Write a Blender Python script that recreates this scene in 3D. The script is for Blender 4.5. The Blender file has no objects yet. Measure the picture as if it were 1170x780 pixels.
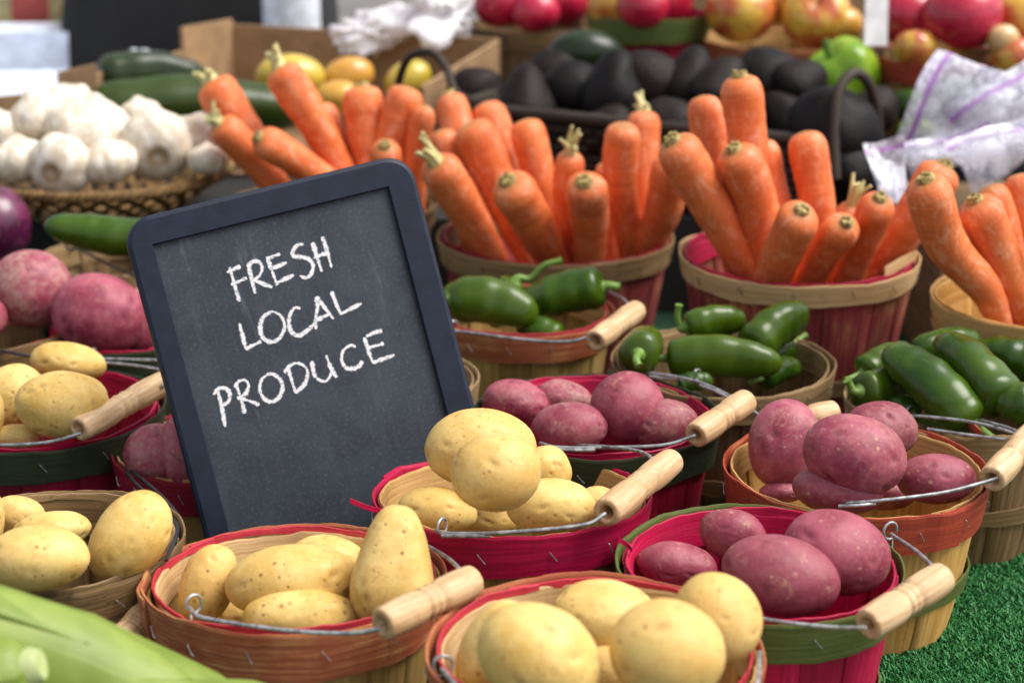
import bpy, bmesh, math, random
import numpy as np
from mathutils import Vector, Matrix

random.seed(7); RS = np.random.RandomState(11)
S = bpy.context.scene
COL = S.collection
PI = math.pi

# ------------------------------------------------------------------ layout
FPX = 2090.0; PITCH = math.radians(18.0); CAMH = 0.67
CF = np.array([0, math.cos(PITCH), -math.sin(PITCH)])
CU = np.array([0, math.sin(PITCH), math.cos(PITCH)])
CR = np.array([1.0, 0, 0]); CC = np.array([0, 0, CAMH])
def ray(px, py): return CF + (px-585)/FPX*CR - (py-390)/FPX*CU
def at_z(px, py, z):
    d = ray(px, py); t = (z-CAMH)/d[2]; return CC + d*t
def at_y(px, py, y):
    d = ray(px, py); t = y/d[1]; return CC + d*t
def at_d(px, py, t): return CC + ray(px, py)*t
def depth(p): return float((np.asarray(p)-CC) @ CF)
def m_per_px(p): return depth(p)/FPX

# ------------------------------------------------------------------ nodes
class NT:
    def __init__(s, name):
        s.m = bpy.data.materials.new(name); s.m.use_nodes = True
        s.t = s.m.node_tree; s.t.nodes.clear()
        s.out = s.n('ShaderNodeOutputMaterial')
        s.b = s.n('ShaderNodeBsdfPrincipled')
        s.l(s.b.outputs[0], s.out.inputs[0])
    def n(s, typ, **kw):
        x = s.t.nodes.new(typ)
        for k, v in kw.items(): setattr(x, k, v)
        return x
    def l(s, a, b): s.t.links.new(a, b)
    def val(s, sock, v):
        if hasattr(v, 'links') or isinstance(v, bpy.types.NodeSocket): s.l(v, sock)
        else: sock.default_value = v
    def coord(s, kind='Object'):
        return s.n('ShaderNodeTexCoord').outputs[kind]
    def rnd(s): return s.n('ShaderNodeObjectInfo').outputs['Random']
    def mapping(s, vec, scale=(1,1,1), loc=None):
        mp = s.n('ShaderNodeMapping'); s.l(vec, mp.inputs[0]); mp.inputs['Scale'].default_value = scale
        if loc is not None: s.val(mp.inputs['Location'], loc)
        return mp.outputs[0]
    def shifted(s, vec, k=37.0):
        a = s.n('ShaderNodeVectorMath', operation='ADD'); s.l(vec, a.inputs[0])
        m = s.math('MULTIPLY', s.rnd(), k); s.l(m, a.inputs[1]); return a.outputs[0]
    def noise(s, vec, scale, detail=3, rough=.55, dist=0):
        x = s.n('ShaderNodeTexNoise'); s.l(vec, x.inputs['Vector'])
        x.inputs['Scale'].default_value = scale; x.inputs['Detail'].default_value = detail
        x.inputs['Roughness'].default_value = rough; x.inputs['Distortion'].default_value = dist
        return x.outputs[0]
    def vor(s, vec, scale, feature='F1', rand=1):
        x = s.n('ShaderNodeTexVoronoi', feature=feature); s.l(vec, x.inputs['Vector'])
        x.inputs['Scale'].default_value = scale; x.inputs['Randomness'].default_value = rand
        return x
    def math(s, op, a, b=0.0, clamp=False):
        x = s.n('ShaderNodeMath', operation=op); x.use_clamp = clamp
        s.val(x.inputs[0], a); s.val(x.inputs[1], b); return x.outputs[0]
    def ramp(s, fac, lo, hi, a=0.0, b=1.0):
        x = s.n('ShaderNodeMapRange'); x.clamp = True; x.interpolation_type = 'SMOOTHSTEP'
        s.val(x.inputs[0], fac)
        for i, v in zip((1,2,3,4), (lo,hi,a,b)): x.inputs[i].default_value = v
        return x.outputs[0]
    def mix(s, fac, a, b, mode='MIX'):
        x = s.n('ShaderNodeMix', data_type='RGBA', blend_type=mode)
        s.val(x.inputs[0], fac)
        for i, v in ((6, a), (7, b)):
            if isinstance(v, (tuple, list)): x.inputs[i].default_value = (*v[:3], 1)
            else: s.l(v, x.inputs[i])
        return x.outputs[2]
    def attr(s, name):
        x = s.n('ShaderNodeAttribute'); x.attribute_name = name; return x.outputs['Fac']
    def bump(s, h, strength=.3, dist=.001, prev=None):
        x = s.n('ShaderNodeBump'); s.l(h, x.inputs['Height'])
        x.inputs['Strength'].default_value = strength; x.inputs['Distance'].default_value = dist
        if prev is not None: s.l(prev, x.inputs['Normal'])
        s.l(x.outputs[0], s.b.inputs['Normal']); return x.outputs[0]
    def set(s, **kw):
        for k, v in kw.items():
            k = k.replace('_', ' ')
            if isinstance(v, (tuple, list)) and len(v) == 3 and 'Radius' not in k: v = (*v, 1)
            s.val(s.b.inputs[k], v)
        return s.m

def plain(name, col, rough=.6, **kw):
    t = NT(name); v = t.coord()
    n = t.noise(v, 40, 3); c = t.mix(t.ramp(n, .3, .7), tuple(x*.82 for x in col), tuple(min(1, x*1.12) for x in col))
    t.bump(t.noise(v, 300, 2), .08, .0006)
    return t.set(Base_Color=c, Roughness=rough, **kw)

def wood(name, a, b, dye=None, wear=.35, stain=.5, stain_col=(.035,.022,.012), rough=.62, bump=.35):
    """thin splint wood; the UV layer carries metres with u along the grain"""
    t = NT(name); uv = t.coord('UV'); ob = t.shifted(t.coord('Object'), 3.0)
    uv = t.shifted(uv, 2.3)
    g1 = t.noise(t.mapping(uv, (14, 420, 1)), 1, 4, .6, .4)
    g2 = t.noise(t.mapping(uv, (5, 75, 1)), 1, 3, .6, .8)
    fine = t.noise(t.mapping(uv, (40, 1500, 1)), 1, 2)
    c = t.mix(t.ramp(t.math('ADD', t.math('MULTIPLY', g1, .6), t.math('MULTIPLY', g2, .4)), .36, .64), a, b)
    c = t.mix(t.ramp(fine, .55, .8, 0, .35), c, tuple(x*.5 for x in a))
    if dye is not None:
        dk = tuple(x*.7 for x in dye)
        d = t.mix(t.ramp(g1, .35, .65), dk, dye)
        w = t.math('ADD', t.math('MULTIPLY', t.noise(ob, 22, 4, .65), .6), t.math('MULTIPLY', g1, .4))
        c = t.mix(t.ramp(w, .62-wear*.3, .86-wear*.36, 0, min(1, .25+wear)), d, c)
    sN = t.noise(ob, 14, 5, .7, .5)
    c = t.mix(t.ramp(sN, .56, .74, 0, stain), c, stain_col)
    kn = t.vor(t.mapping(uv, (9, 40, 1)), 1.6).outputs['Distance']
    c = t.mix(t.ramp(kn, .03, .12, .55*stain, 0), c, stain_col)
    isl = t.n('ShaderNodeNewGeometry').outputs['Random Per Island']; k_ = t.ramp(isl, 0, 1, .78, 1.14)
    cx = t.n('ShaderNodeCombineXYZ'); [t.l(k_, cx.inputs[i]) for i in range(3)]
    c = t.mix(1.0, c, cx.outputs[0], 'MULTIPLY')
    gr = t.noise(ob, 60, 6, .75); c = t.mix(t.ramp(gr, .6, .74, 0, .45), c, stain_col)
    t.bump(t.math('ADD', g1, t.math('MULTIPLY', fine, .4)), bump, .0009)
    return t.set(Base_Color=c, Roughness=t.ramp(g2, .3, .7, rough-.1, rough+.12), Specular_IOR_Level=.35)

M = {}
NATA, NATB = (.40,.22,.07), (.60,.37,.145)
M['nat'] = wood('natural_splint', NATA, NATB, stain=.35)
M['pale'] = wood('pale_splint', (.44,.27,.115), (.62,.43,.22), stain=.25)
M['gold'] = wood('golden_splint', (.46,.235,.05), (.63,.38,.12), stain=.3)
M['olivewood'] = wood('olive_tinged_splint', (.30,.18,.05), (.46,.31,.10), stain=.45)
M['brown'] = wood('aged_brown_splint', (.10,.06,.025), (.25,.15,.065), stain=.85, stain_col=(.018,.013,.01))
M['tan'] = wood('weathered_tan_splint', (.19,.115,.05), (.36,.24,.115), stain=.7)
M['crimson'] = wood('crimson_dyed_splint', NATA, NATB, dye=(.47,.006,.058), wear=.08, stain=.2, rough=.5)
M['darkcrimson'] = wood('dark_crimson_splint', NATA, NATB, dye=(.30,.006,.03), wear=.1, stain=.3, rough=.5)
M['orange'] = wood('orange_washed_splint', NATA, NATB, dye=(.42,.115,.05), wear=.5, stain=.4)
M['redorange'] = wood('red_washed_splint', NATA, NATB, dye=(.42,.06,.03), wear=.3, stain=.3)
M['pinkred'] = wood('faded_red_splint', NATA, NATB, dye=(.30,.045,.05), wear=.45, stain=.45)
M['green'] = wood('olive_green_splint', (.2,.17,.06), NATB, dye=(.105,.135,.03), wear=.15, stain=.25)
M['darkgreen'] = wood('dark_green_splint', (.06,.06,.03), (.12,.11,.05), dye=(.03,.042,.018), wear=.12, stain=.4)
M['rededge'] = wood('red_edge_splint', NATA, NATB, dye=(.5,.03,.05), wear=.2, stain=.1)

def grip_mat():
    t = NT('turned_beech'); v = t.shifted(t.coord(), 5)
    g = t.noise(t.mapping(v, (260, 260, 22)), 1, 4, .6, .5)
    c = t.mix(t.ramp(g, .35, .68), (.47,.29,.14), (.70,.50,.30))
    c = t.mix(t.ramp(t.rnd(), 0, 1, 0, .4), c, (.46,.26,.11)); sp = t.noise(v, 70, 6, .75); c = t.mix(t.ramp(sp, .57, .72, 0, .6), c, (.24,.13,.055))
    t.bump(g, .25, .0006)
    return t.set(Base_Color=c, Roughness=.55)
M['grip'] = grip_mat()
def wire_mat():
    t = NT('galvanised_wire'); v = t.coord()
    n = t.noise(v, 160, 3); c = t.mix(t.ramp(n, .35, .65), (.24,.245,.25), (.50,.51,.52))
    r = t.noise(v, 45, 4, .7); c = t.mix(t.ramp(r, .6, .72, 0, .6), c, (.09,.075,.06))
    return t.set(Base_Color=c, Metallic=.6, Roughness=.4)
M['wire'] = wire_mat()
M['dkwire'] = plain('dark_wire', (.05,.05,.055), .45, Metallic=.7)

def yellow_potato():
    t = NT('yellow_potato_skin'); v = t.shifted(t.coord())
    n = t.noise(v, 34, 5, .6); n2 = t.noise(v, 120, 5, .7); n3 = t.noise(v, 420, 3, .6)
    c = t.mix(t.ramp(n, .32, .68), (.58,.36,.08), (.75,.55,.20))
    c = t.mix(t.ramp(t.rnd(), .0, 1, 0, .45), c, (.66,.42,.155))
    c = t.mix(t.ramp(n2, .45, .68, 0, .4), c, (.50,.29,.07))
    c = t.mix(t.ramp(n3, .5, .75, 0, .35), c, (.80,.60,.30))
    c = t.mix(t.math('MULTIPLY', t.ramp(t.noise(v, 17, 3), .52, .7), t.ramp(t.rnd(), 0, 1, .1, .6)), c, (.44,.37,.075))
    vo = t.vor(v, 165); cell = t.n('ShaderNodeSeparateColor'); t.l(vo.outputs['Color'], cell.inputs[0])
    keep = t.ramp(cell.outputs[0], .36, .38)
    sz = t.math('ADD', t.math('MULTIPLY', cell.outputs[1], .17), .15)
    spot = t.math('MULTIPLY', t.ramp(t.math('DIVIDE', vo.outputs['Distance'], sz), .45, 1.15, 1, 0), keep)
    spot = t.math('MULTIPLY', spot, t.ramp(t.noise(v, 30, 2), .38, .6, .15, 1))
    c = t.mix(t.math('MULTIPLY', spot, t.ramp(cell.outputs[2], 0, 1, .3, .85)), c, (.25,.115,.03))
    sc = t.noise(t.mapping(v, (1, 1, 2.2)), 50, 7, .75, 1.2)
    c = t.mix(t.ramp(sc, .60, .70, 0, .65), c, (.31,.16,.05))
    c = t.mix(t.ramp(t.noise(v, 75, 6, .75, .5), .66, .73, 0, .5), c, (.22,.12,.04))
    c = t.mix(t.math('MULTIPLY', t.attr('eye'), .55), c, (.30,.16,.055))
    b = t.bump(t.math('SUBTRACT', t.math('MULTIPLY', n2, .9), t.math('MULTIPLY', spot, .6)), .38, .0012)
    t.bump(n3, .2, .0005, b)
    return t.set(Base_Color=c, Roughness=t.ramp(n2, .3, .7, .42, .62), Specular_IOR_Level=.35, Subsurface_Weight=.08,
                 Subsurface_Radius=(.004,.002,.001), Subsurface_Scale=1.0)
M['ypot'] = yellow_potato()
def red_potato(name='red_potato_skin', d0=.1, d1=.95):
    t = NT(name); v = t.shifted(t.coord())
    n = t.noise(v, 36, 5, .65); n2 = t.noise(v, 150, 6, .75); n3 = t.noise(v, 20, 4, .65)
    c = t.mix(t.ramp(n, .34, .66), (.21,.018,.045), (.38,.085,.125))
    dusty = t.math('MULTIPLY', t.ramp(t.math('ADD', t.math('MULTIPLY', n2, .5), t.math('MULTIPLY', n3, .5)), .44, .62), t.ramp(t.rnd(), 0, 1, d0, d1))
    c = t.mix(dusty, c, (.41,.225,.19))
    c = t.mix(t.ramp(n2, .52, .7, 0, .35), c, (.45,.22,.22))
    c = t.mix(t.ramp(t.noise(v, 26, 3, .6), .54, .70, 0, .45), c, (.15,.014,.045))
    c = t.mix(t.ramp(t.math('FRACT', t.math('MULTIPLY', t.rnd(), 7.3)), .3, 1, 0, .5), c, (.19,.035,.05))
    vo = t.vor(v, 150); cell = t.n('ShaderNodeSeparateColor'); t.l(vo.outputs['Color'], cell.inputs[0])
    sz = t.math('ADD', t.math('MULTIPLY', cell.outputs[1], .22), .12)
    spot = t.math('MULTIPLY', t.ramp(t.math('DIVIDE', vo.outputs['Distance'], sz), .45, 1.15, 1, 0), t.ramp(cell.outputs[0], .58, .62))
    c = t.mix(t.math('MULTIPLY', t.math('MULTIPLY', spot, t.ramp(cell.outputs[2], 0, 1, .2, .8)), t.ramp(n3, .4, .6, .3, 1)), c, (.50,.30,.16))
    sc = t.noise(v, 44, 8, .78, 1.0)
    c = t.mix(t.ramp(sc, .575, .68, 0, .75), c, (.42,.25,.14))
    c = t.mix(t.ramp(t.noise(v, 80, 7, .78), .63, .71, 0, .65), c, (.06,.018,.018))
    c = t.mix(t.math('MULTIPLY', t.attr('eye'), .65), c, (.08,.018,.022))
    b = t.bump(t.math('ADD', n2, t.math('MULTIPLY', spot, .35)), .45, .0012)
    t.bump(t.noise(v, 480, 3), .28, .0005, b)
    return t.set(Base_Color=c, Roughness=t.ramp(n2, .35, .65, .42, .6), Specular_IOR_Level=.42)
M['rpot'] = red_potato()
M['rdull'] = red_potato('dull_red_potato_skin', 1.0, 1.0)
def carrot_mat():
    t = NT('carrot_skin'); v = t.shifted(t.coord()); uv = t.shifted(t.coord('UV'))
    n = t.noise(v, 30, 4, .6)
    c = t.mix(t.ramp(n, .3, .7), (.62,.115,.024), (.79,.205,.055)); c = t.mix(t.ramp(t.rnd(), 0, 1, 0, .5), c, (.70,.17,.05))
    film = t.noise(t.mapping(uv, (50, 90, 1)), 1, 7, .78, .6)
    c = t.mix(t.ramp(film, .48, .66, 0, .55), c, (.86,.45,.28))
    rings = t.noise(t.mapping(uv, (420, 10, 1)), 1, 3, .6, .3)
    c = t.mix(t.ramp(rings, .58, .74, 0, .6), c, (.44,.075,.015))
    ln = t.noise(t.mapping(uv, (900, 70, 1)), 1, 2, .5); c = t.mix(t.ramp(ln, .66, .74, 0, .6), c, (.40,.10,.03))
    pk = t.noise(t.mapping(uv, (60, 25, 1)), 1, 5, .7)
    c = t.mix(t.ramp(pk, .62, .72, 0, .6), c, (.40,.10,.025))
    c = t.mix(t.math('MULTIPLY', t.attr('eye'), .75), c, (.30,.17,.05))
    t.bump(t.math('ADD', t.math('MULTIPLY', rings, 1.0), t.math('MULTIPLY', film, .5)), .5, .0016)
    return t.set(Base_Color=c, Roughness=.5, Specular_IOR_Level=.4, Subsurface_Weight=.08, Subsurface_Radius=(.005,.002,.001), Subsurface_Scale=1.0)
M['carrot'] = carrot_mat()
def stub_mat():
    t = NT('carrot_stub'); v = t.coord(); n = t.noise(v, 220, 3)
    return t.set(Base_Color=t.mix(t.ramp(n, .35, .65), (.20,.12,.035), (.46,.36,.12)), Roughness=.7)
M['stub'] = stub_mat()
M['stalk'] = plain('pale_carrot_stalk', (.55,.50,.22), .55)
def pepper_mat(name, a, b):
    t = NT(name); v = t.shifted(t.coord()); n = t.noise(v, 22, 3)
    c = t.mix(t.ramp(n, .3, .7), a, b)
    c = t.mix(t.ramp(t.noise(v, 120, 6, .75), .70, .76, 0, .5), c, (.16,.15,.06))
    uv = t.shifted(t.coord('UV')); cr = t.noise(t.mapping(uv, (60, 700, 1)), 1, 4, .6, .6)
    c = t.mix(t.ramp(cr, .66, .72, 0, .4), c, (.20,.19,.08)); c = t.mix(t.ramp(t.rnd(), .3, 1, 0, .35), c, (.075,.12,.006))
    t.bump(t.math('ADD', t.noise(v, 60, 3), t.math('MULTIPLY', t.ramp(cr, .66, .72), -.25)), .14, .002)
    return t.set(Base_Color=c, Roughness=.27, Specular_IOR_Level=.36, Subsurface_Weight=.05, Subsurface_Radius=(.002,.004,.001), Subsurface_Scale=1.0)
M['pepper'] = pepper_mat('jalapeno_skin', (.013,.043,.002), (.050,.10,.004))
M['pstem'] = plain('pepper_stem', (.13,.24,.035), .5)
M['zuc'] = pepper_mat('zucchini_skin', (.008,.018,.006), (.018,.032,.01)); 
M['gpep'] = pepper_mat('bright_green_skin', (.15,.30,.012), (.28,.42,.03))
def garlic_mat():
    t = NT('garlic_paper'); v = t.shifted(t.coord()); z = t.mapping(v, (110, 110, 8))
    n = t.noise(z, 1, 4, .6, .3)
    c = t.mix(t.ramp(n, .35, .7), (.58,.48,.35), (.78,.74,.66))
    c = t.mix(t.ramp(t.noise(v, 35, 4), .58, .75, 0, .35), c, (.6,.42,.26))
    c = t.mix(t.math('MULTIPLY', t.attr('eye'), .85), c, (.26,.155,.06))
    t.bump(n, .3, .001)
    return t.set(Base_Color=c, Roughness=.55, Subsurface_Weight=.2, Subsurface_Radius=(.006,.005,.004), Subsurface_Scale=1.0)
M['garlic'] = garlic_mat()
def avo_mat():
    t = NT('avocado_skin'); v = t.shifted(t.coord()); n = t.noise(v, 25, 4)
    c = t.mix(t.ramp(n, .3, .7), (.003,.003,.004), (.009,.006,.006)); c = t.mix(t.ramp(t.rnd(), .2, .9, 0, .6), c, (.016,.009,.006)); c = t.mix(t.ramp(t.noise(v, 60, 5, .7), .6, .7, 0, .5), c, (.04,.024,.012))
    t.bump(t.vor(v, 200).outputs['Distance'], .5, .0012)
    return t.set(Base_Color=c, Roughness=.55, Specular_IOR_Level=.16)
M['avo'] = avo_mat()
def apple_mat(name, a, b, lo=.42, hi=.6):
    t = NT(name); v = t.shifted(t.coord()); n = t.noise(t.mapping(v, (1,1,.45)), 26, 4, .6)
    c = t.mix(t.ramp(n, lo, hi), a, b)
    c = t.mix(t.ramp(t.vor(v, 160).outputs['Distance'], .08, .16, .5, 0), c, (.55,.4,.2))
    return t.set(Base_Color=c, Roughness=.28, Coat_Weight=.2, Coat_Roughness=.15)
M['rapple'] = apple_mat('red_apple_skin', (.36,.006,.035), (.50,.014,.05))
M['yapple'] = apple_mat('blushed_apple_skin', (.62,.38,.05), (.46,.09,.03))
M['mango'] = apple_mat('yellow_mango_skin', (.45,.34,.03), (.58,.40,.05))
M['omango'] = apple_mat('orange_mango_skin', (.55,.27,.04), (.62,.34,.05))
M['cabbage'] = apple_mat('red_cabbage_skin', (.055,.006,.03), (.13,.015,.065))
M['onion'] = apple_mat('onion_skin', (.5,.3,.11), (.66,.47,.25))
M['twig'] = plain('brown_stem', (.10,.055,.02), .7)
M['card'] = plain('corrugated_cardboard', (.31,.19,.095), .85)
M['white'] = plain('white_card', (.78,.78,.78), .6)
M['plastic'] = plain('white_plastic', (.72,.76,.84), .4, Subsurface_Weight=.1)
M['bagwhite'] = plain('white_bag_plastic', (.80,.77,.80), .4)
M['black'] = plain('black_fabric', (.008,.008,.009), .9)
M['darkcloth'] = plain('black_step_cloth', (.012,.012,.012), .9)
M['grey'] = plain('grey_metal', (.25,.26,.28), .5)
M['bluewhite'] = plain('bluish_white_paper', (.62,.68,.80), .7)
M['paleblue'] = plain('pale_blue_paper', (.45,.58,.80), .7)
M['carton'] = plain('pale_yellow_carton', (.62,.58,.30), .7)
M['redcloth'] = plain('dull_red_cloth', (.33,.06,.05), .8)
M['wicker'] = wood('wicker_strip', (.125,.066,.02), (.26,.15,.05), stain=.5)
M['dkwicker'] = wood('dark_wicker', (.018,.012,.009), (.05,.034,.022), stain=.5)
M['crate'] = wood('crate_board', (.14,.085,.04), (.28,.18,.09), stain=.6)

# ------------------------------------------------------------------ mesh helpers
def tag(o, label=None, cat=None, group=None, kind=None):
    for k, v in (('label', label), ('category', cat), ('group', group), ('kind', kind)):
        if v: o[k] = v
    return o
def link(name, me, parent=None):
    o = bpy.data.objects.new(name, me); COL.objects.link(o)
    if parent is not None: o.parent = parent
    return o
def empty(name, loc, label=None, cat=None, group=None):
    o = link(name, None); o.location = Vector(loc); o.empty_display_size = .02
    return tag(o, label, cat, group)

class MB:
    def __init__(s): s.v = []; s.f = []; s.uv = []
    def add(s, verts, faces, uvs=None):
        """uvs: per-vertex uv"""
        k = len(s.v); s.v.extend([tuple(map(float, p)) for p in verts])
        for fc in faces:
            s.f.append(tuple(i+k for i in fc))
            for i in fc: s.uv.append(tuple(uvs[i]) if uvs is not None else (0., 0.))
    def grid(s, P, U=None, closed_u=False, closed_v=False):
        """P: array n x m x 3"""
        n, m = P.shape[:2]; F = []
        for i in range(n if closed_u else n-1):
            for j in range(m if closed_v else m-1):
                a, b = i, (i+1) % n; c, d = j, (j+1) % m
                F.append((a*m+c, b*m+c, b*m+d, a*m+d))
        s.add(P.reshape(-1, 3), F, None if U is None else U.reshape(-1, 2))
    def box(s, lo, hi, grain=0):
        lo, hi = np.array(lo, float), np.array(hi, float); off = RS.rand(2)
        for ax in range(3):
            a, b = [k for k in range(3) if k != ax]
            if (hi-lo)[a] < (hi-lo)[b]: a, b = b, a
            for sgn in (0, 1):
                P = []; U = []
                for (i, j) in ((0,0),(1,0),(1,1),(0,1)):
                    p = np.zeros(3); p[ax] = (lo, hi)[sgn][ax]; p[a] = (lo, hi)[i][a]; p[b] = (lo, hi)[j][b]
                    P.append(p); U.append((p[a]+off[0], p[b]+off[1]))
                s.add(P, [(0,1,2,3)], U)
    def tube(s, pts, r, n=10, caps=True, closed=False):
        pts = np.array(pts, float); k = len(pts)
        r = np.full(k, r) if np.isscalar(r) else np.array(r)
        T = np.gradient(pts, axis=0); T /= np.linalg.norm(T, axis=1)[:, None]+1e-12
        a = np.array([0,0,1.0]) if abs(T[0][2]) < .9 else np.array([1.0,0,0])
        rings = []; L = 0
        U = []
        for i in range(k):
            a = a - (a@T[i])*T[i]; a /= np.linalg.norm(a)+1e-12; b = np.cross(T[i], a)
            th = np.linspace(0, 2*PI, n, endpoint=False)
            rings.append(pts[i] + r[i]*(np.cos(th)[:,None]*a + np.sin(th)[:,None]*b))
            if i: L += np.linalg.norm(pts[i]-pts[i-1])
            U.append(np.stack([np.full(n, L), th*r[i]], 1))
        P = np.stack(rings)
        s.grid(P, np.stack(U), closed_v=True)
        if caps:
            s.add(P[0], [tuple(range(n))[::-1]], U[0]); s.add(P[-1], [tuple(range(n))], U[-1])
    def build(s, name, mat, parent=None, smooth=True, loc=None):
        me = bpy.data.meshes.new(name)
        V = s.v
        if loc is not None: V = [(x-loc[0], y-loc[1], z-loc[2]) for x, y, z in V]
        me.from_pydata(V, [], s.f)
        ul = me.uv_layers.new(name='UVMap'); ul.data.foreach_set('uv', np.array(s.uv, np.float32).ravel())
        me.materials.append(mat)
        if smooth: me.polygons.foreach_set('use_smooth', [True]*len(me.polygons))
        me.update()
        o = link(name, me, parent)
        if loc is not None: o.location = Vector(loc)
        return o

def spline(pts, n=8):
    P = np.array(pts, float)
    if len(P) < 3: return np.array([P[0]+(P[1]-P[0])*t for t in np.linspace(0,1,n)])
    Q = np.vstack([2*P[0]-P[1], P, 2*P[-1]-P[-2]]); out = []
    for i in range(1, len(Q)-2):
        for t in np.linspace(0, 1, n, endpoint=False):
            a,b,c,d = Q[i-1],Q[i],Q[i+1],Q[i+2]
            out.append(.5*((2*b)+(c-a)*t+(2*a-5*b+4*c-d)*t*t+(3*b-a-3*c+d)*t**3))
    out.append(P[-1]); return np.array(out)

_ico = {}
def ico(sub):
    if sub not in _ico:
        bm = bmesh.new(); bmesh.ops.create_icosphere(bm, subdivisions=sub, radius=1)
        _ico[sub] = (np.array([v.co[:] for v in bm.verts]), [tuple(v.index for v in f.verts) for f in bm.faces]); bm.free()
    return _ico[sub]
def wob(V, rs, freq, amp, n=6):
    out = np.zeros(len(V))
    for _ in range(n):
        k = rs.randn(3); k *= freq*(.6+.8*rs.rand())/np.linalg.norm(k)
        out += np.sin(V@k + rs.rand()*2*PI)
    return out*amp/math.sqrt(n)
def mesh_np(name, V, F, mat, parent=None, eye=None):
    me = bpy.data.meshes.new(name); me.from_pydata(V.tolist(), [], F); me.materials.append(mat)
    me.polygons.foreach_set('use_smooth', [True]*len(me.polygons))
    if eye is not None:
        at = me.attributes.new('eye', 'FLOAT', 'POINT'); at.data.foreach_set('value', np.clip(eye, 0, 1).astype(np.float32))
    me.update(); return link(name, me, parent)
def cam_matrix(loc, roll, yaw=0, pitch=0):
    R = Matrix((CR, CU, -CF)).transposed()
    m = R @ Matrix.Rotation(math.radians(roll), 3, 'Z') @ Matrix.Rotation(math.radians(yaw), 3, 'Y') @ Matrix.Rotation(math.radians(pitch), 3, 'X')
    return Matrix.Translation(Vector(loc)) @ m.to_4x4()

SEED = [100]
def blob(name, c, w, h, roll, mat, label, cat, group, depthf=.92, lump=.07, eyes=7, pear=0.0, sub=5, sq=0.0, yaw=0):
    """a tuber or round fruit: w x h metres across as seen from the front"""
    SEED[0] += 1; rs = np.random.RandomState(SEED[0])
    V, F = ico(sub); V = V.copy(); D = V.copy()
    r = 1 + wob(D, rs, 1.8, lump, 5) + wob(D, rs, 4.5, lump*.34, 6) + wob(D, rs, 10, lump*.10, 7) + wob(D, rs, 24, lump*.03, 8)
    eye = np.zeros(len(V))
    for _ in range(eyes):
        e = rs.randn(3); e[2] = abs(e[2])*1.1; e /= np.linalg.norm(e)
        ax = np.cross(e, rs.randn(3)); ax /= np.linalg.norm(ax)
        d = D-e; q = np.sum(d*d, 1)+2.2*(d@ax)**2; s_ = .055+.075*rs.rand()
        g = np.exp(-q/(2*s_*s_)); r -= g*(.03+.045*rs.rand()); r += .012*np.exp(-q/(2*(2.2*s_)**2))
        eye = np.maximum(eye, np.exp(-q/(2*(s_*.55)**2)))
    V = D*r[:,None]
    if sq: V = np.sign(V)*np.abs(V)**(1-sq)
    if pear:
        q = 1-pear*np.tanh(V[:,1]*1.6); V[:,0] *= q; V[:,2] *= q
    ext = (V.max(0)-V.min(0))/2; V /= ext[None,:]
    c_ = (w*h)**.5/2*depthf
    V *= np.array([w/2, h/2, c_])
    o = mesh_np(name, V, F, mat, None, eye); o.matrix_world = cam_matrix(c, roll, yaw)
    return tag(o, label, cat, group)

# ------------------------------------------------------------------ baskets
BK = {}
def band(mb, R, z, hgt, th, slope, phi0, rs, wobz=.0006, wobr=.0006, lap=.22, n=110):
    """hoop: a strip bent round and lapped over its own end"""
    ph = np.linspace(0, 2*PI+lap, n)
    extra = np.clip((ph-2*PI+.12)/.12, 0, 1)*(th*1.15)
    a1, a2, a3 = rs.rand(3)*2*PI
    zz = wobz*(np.sin(ph*2+a1)+.7*np.sin(ph*5+a2)+.4*np.sin(ph*11+a3))
    rr = wobr*(np.sin(ph*3+a2)+.6*np.sin(ph*7+a1))
    e2 = .0005*np.sin(ph*9+a1)+.0003*np.sin(ph*23+a2)+.0002*np.sin(ph*41+a3)
    P = []; U = []
    off = rs.rand(2)*3
    sec = [(0,-.5,0), (1,-.5,.0), (1,.44,0), (.75,.5,0), (.25,.5,0), (0,.44,0)]
    for i, p in enumerate(ph):
        row = []; ur = []
        for k, (t_, h_, _) in enumerate(sec):
            z_ = z + h_*hgt + zz[i] + (e2[i] if h_ > 0 else -e2[i])
            r_ = R + t_*th + rr[i] + extra[i] + slope*(h_*hgt)
            row.append((r_*math.cos(p+phi0), r_*math.sin(p+phi0), z_))
            ur.append((R*p+off[0], (h_*hgt if t_ > .5 else hgt*1.5-h_*hgt)+off[1]))
        P.append(row); U.append(ur)
    P = np.array(P); U = np.array(U)
    mb.grid(P, U, closed_v=True)
    m = len(sec)
    mb.add(P[0], [tuple(range(m))], U[0]); mb.add(P[-1], [tuple(range(m))[::-1]], U[-1])

def staple_mesh():
    mb = MB(); h = .0042
    mb.tube(spline([(0,0,-h),(0,.0011,-h*.9),(0,.0013,0),(0,.0011,h*.9),(0,0,h)], 3), .00042, 5)
    me = bpy.data.meshes.new('staple'); me.from_pydata(mb.v, [], mb.f); me.materials.append(M['wire']); return me
STAPLE = staple_mesh(); DSTAPLE = STAPLE.copy(); DSTAPLE.materials[0] = M['dkwire']

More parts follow.
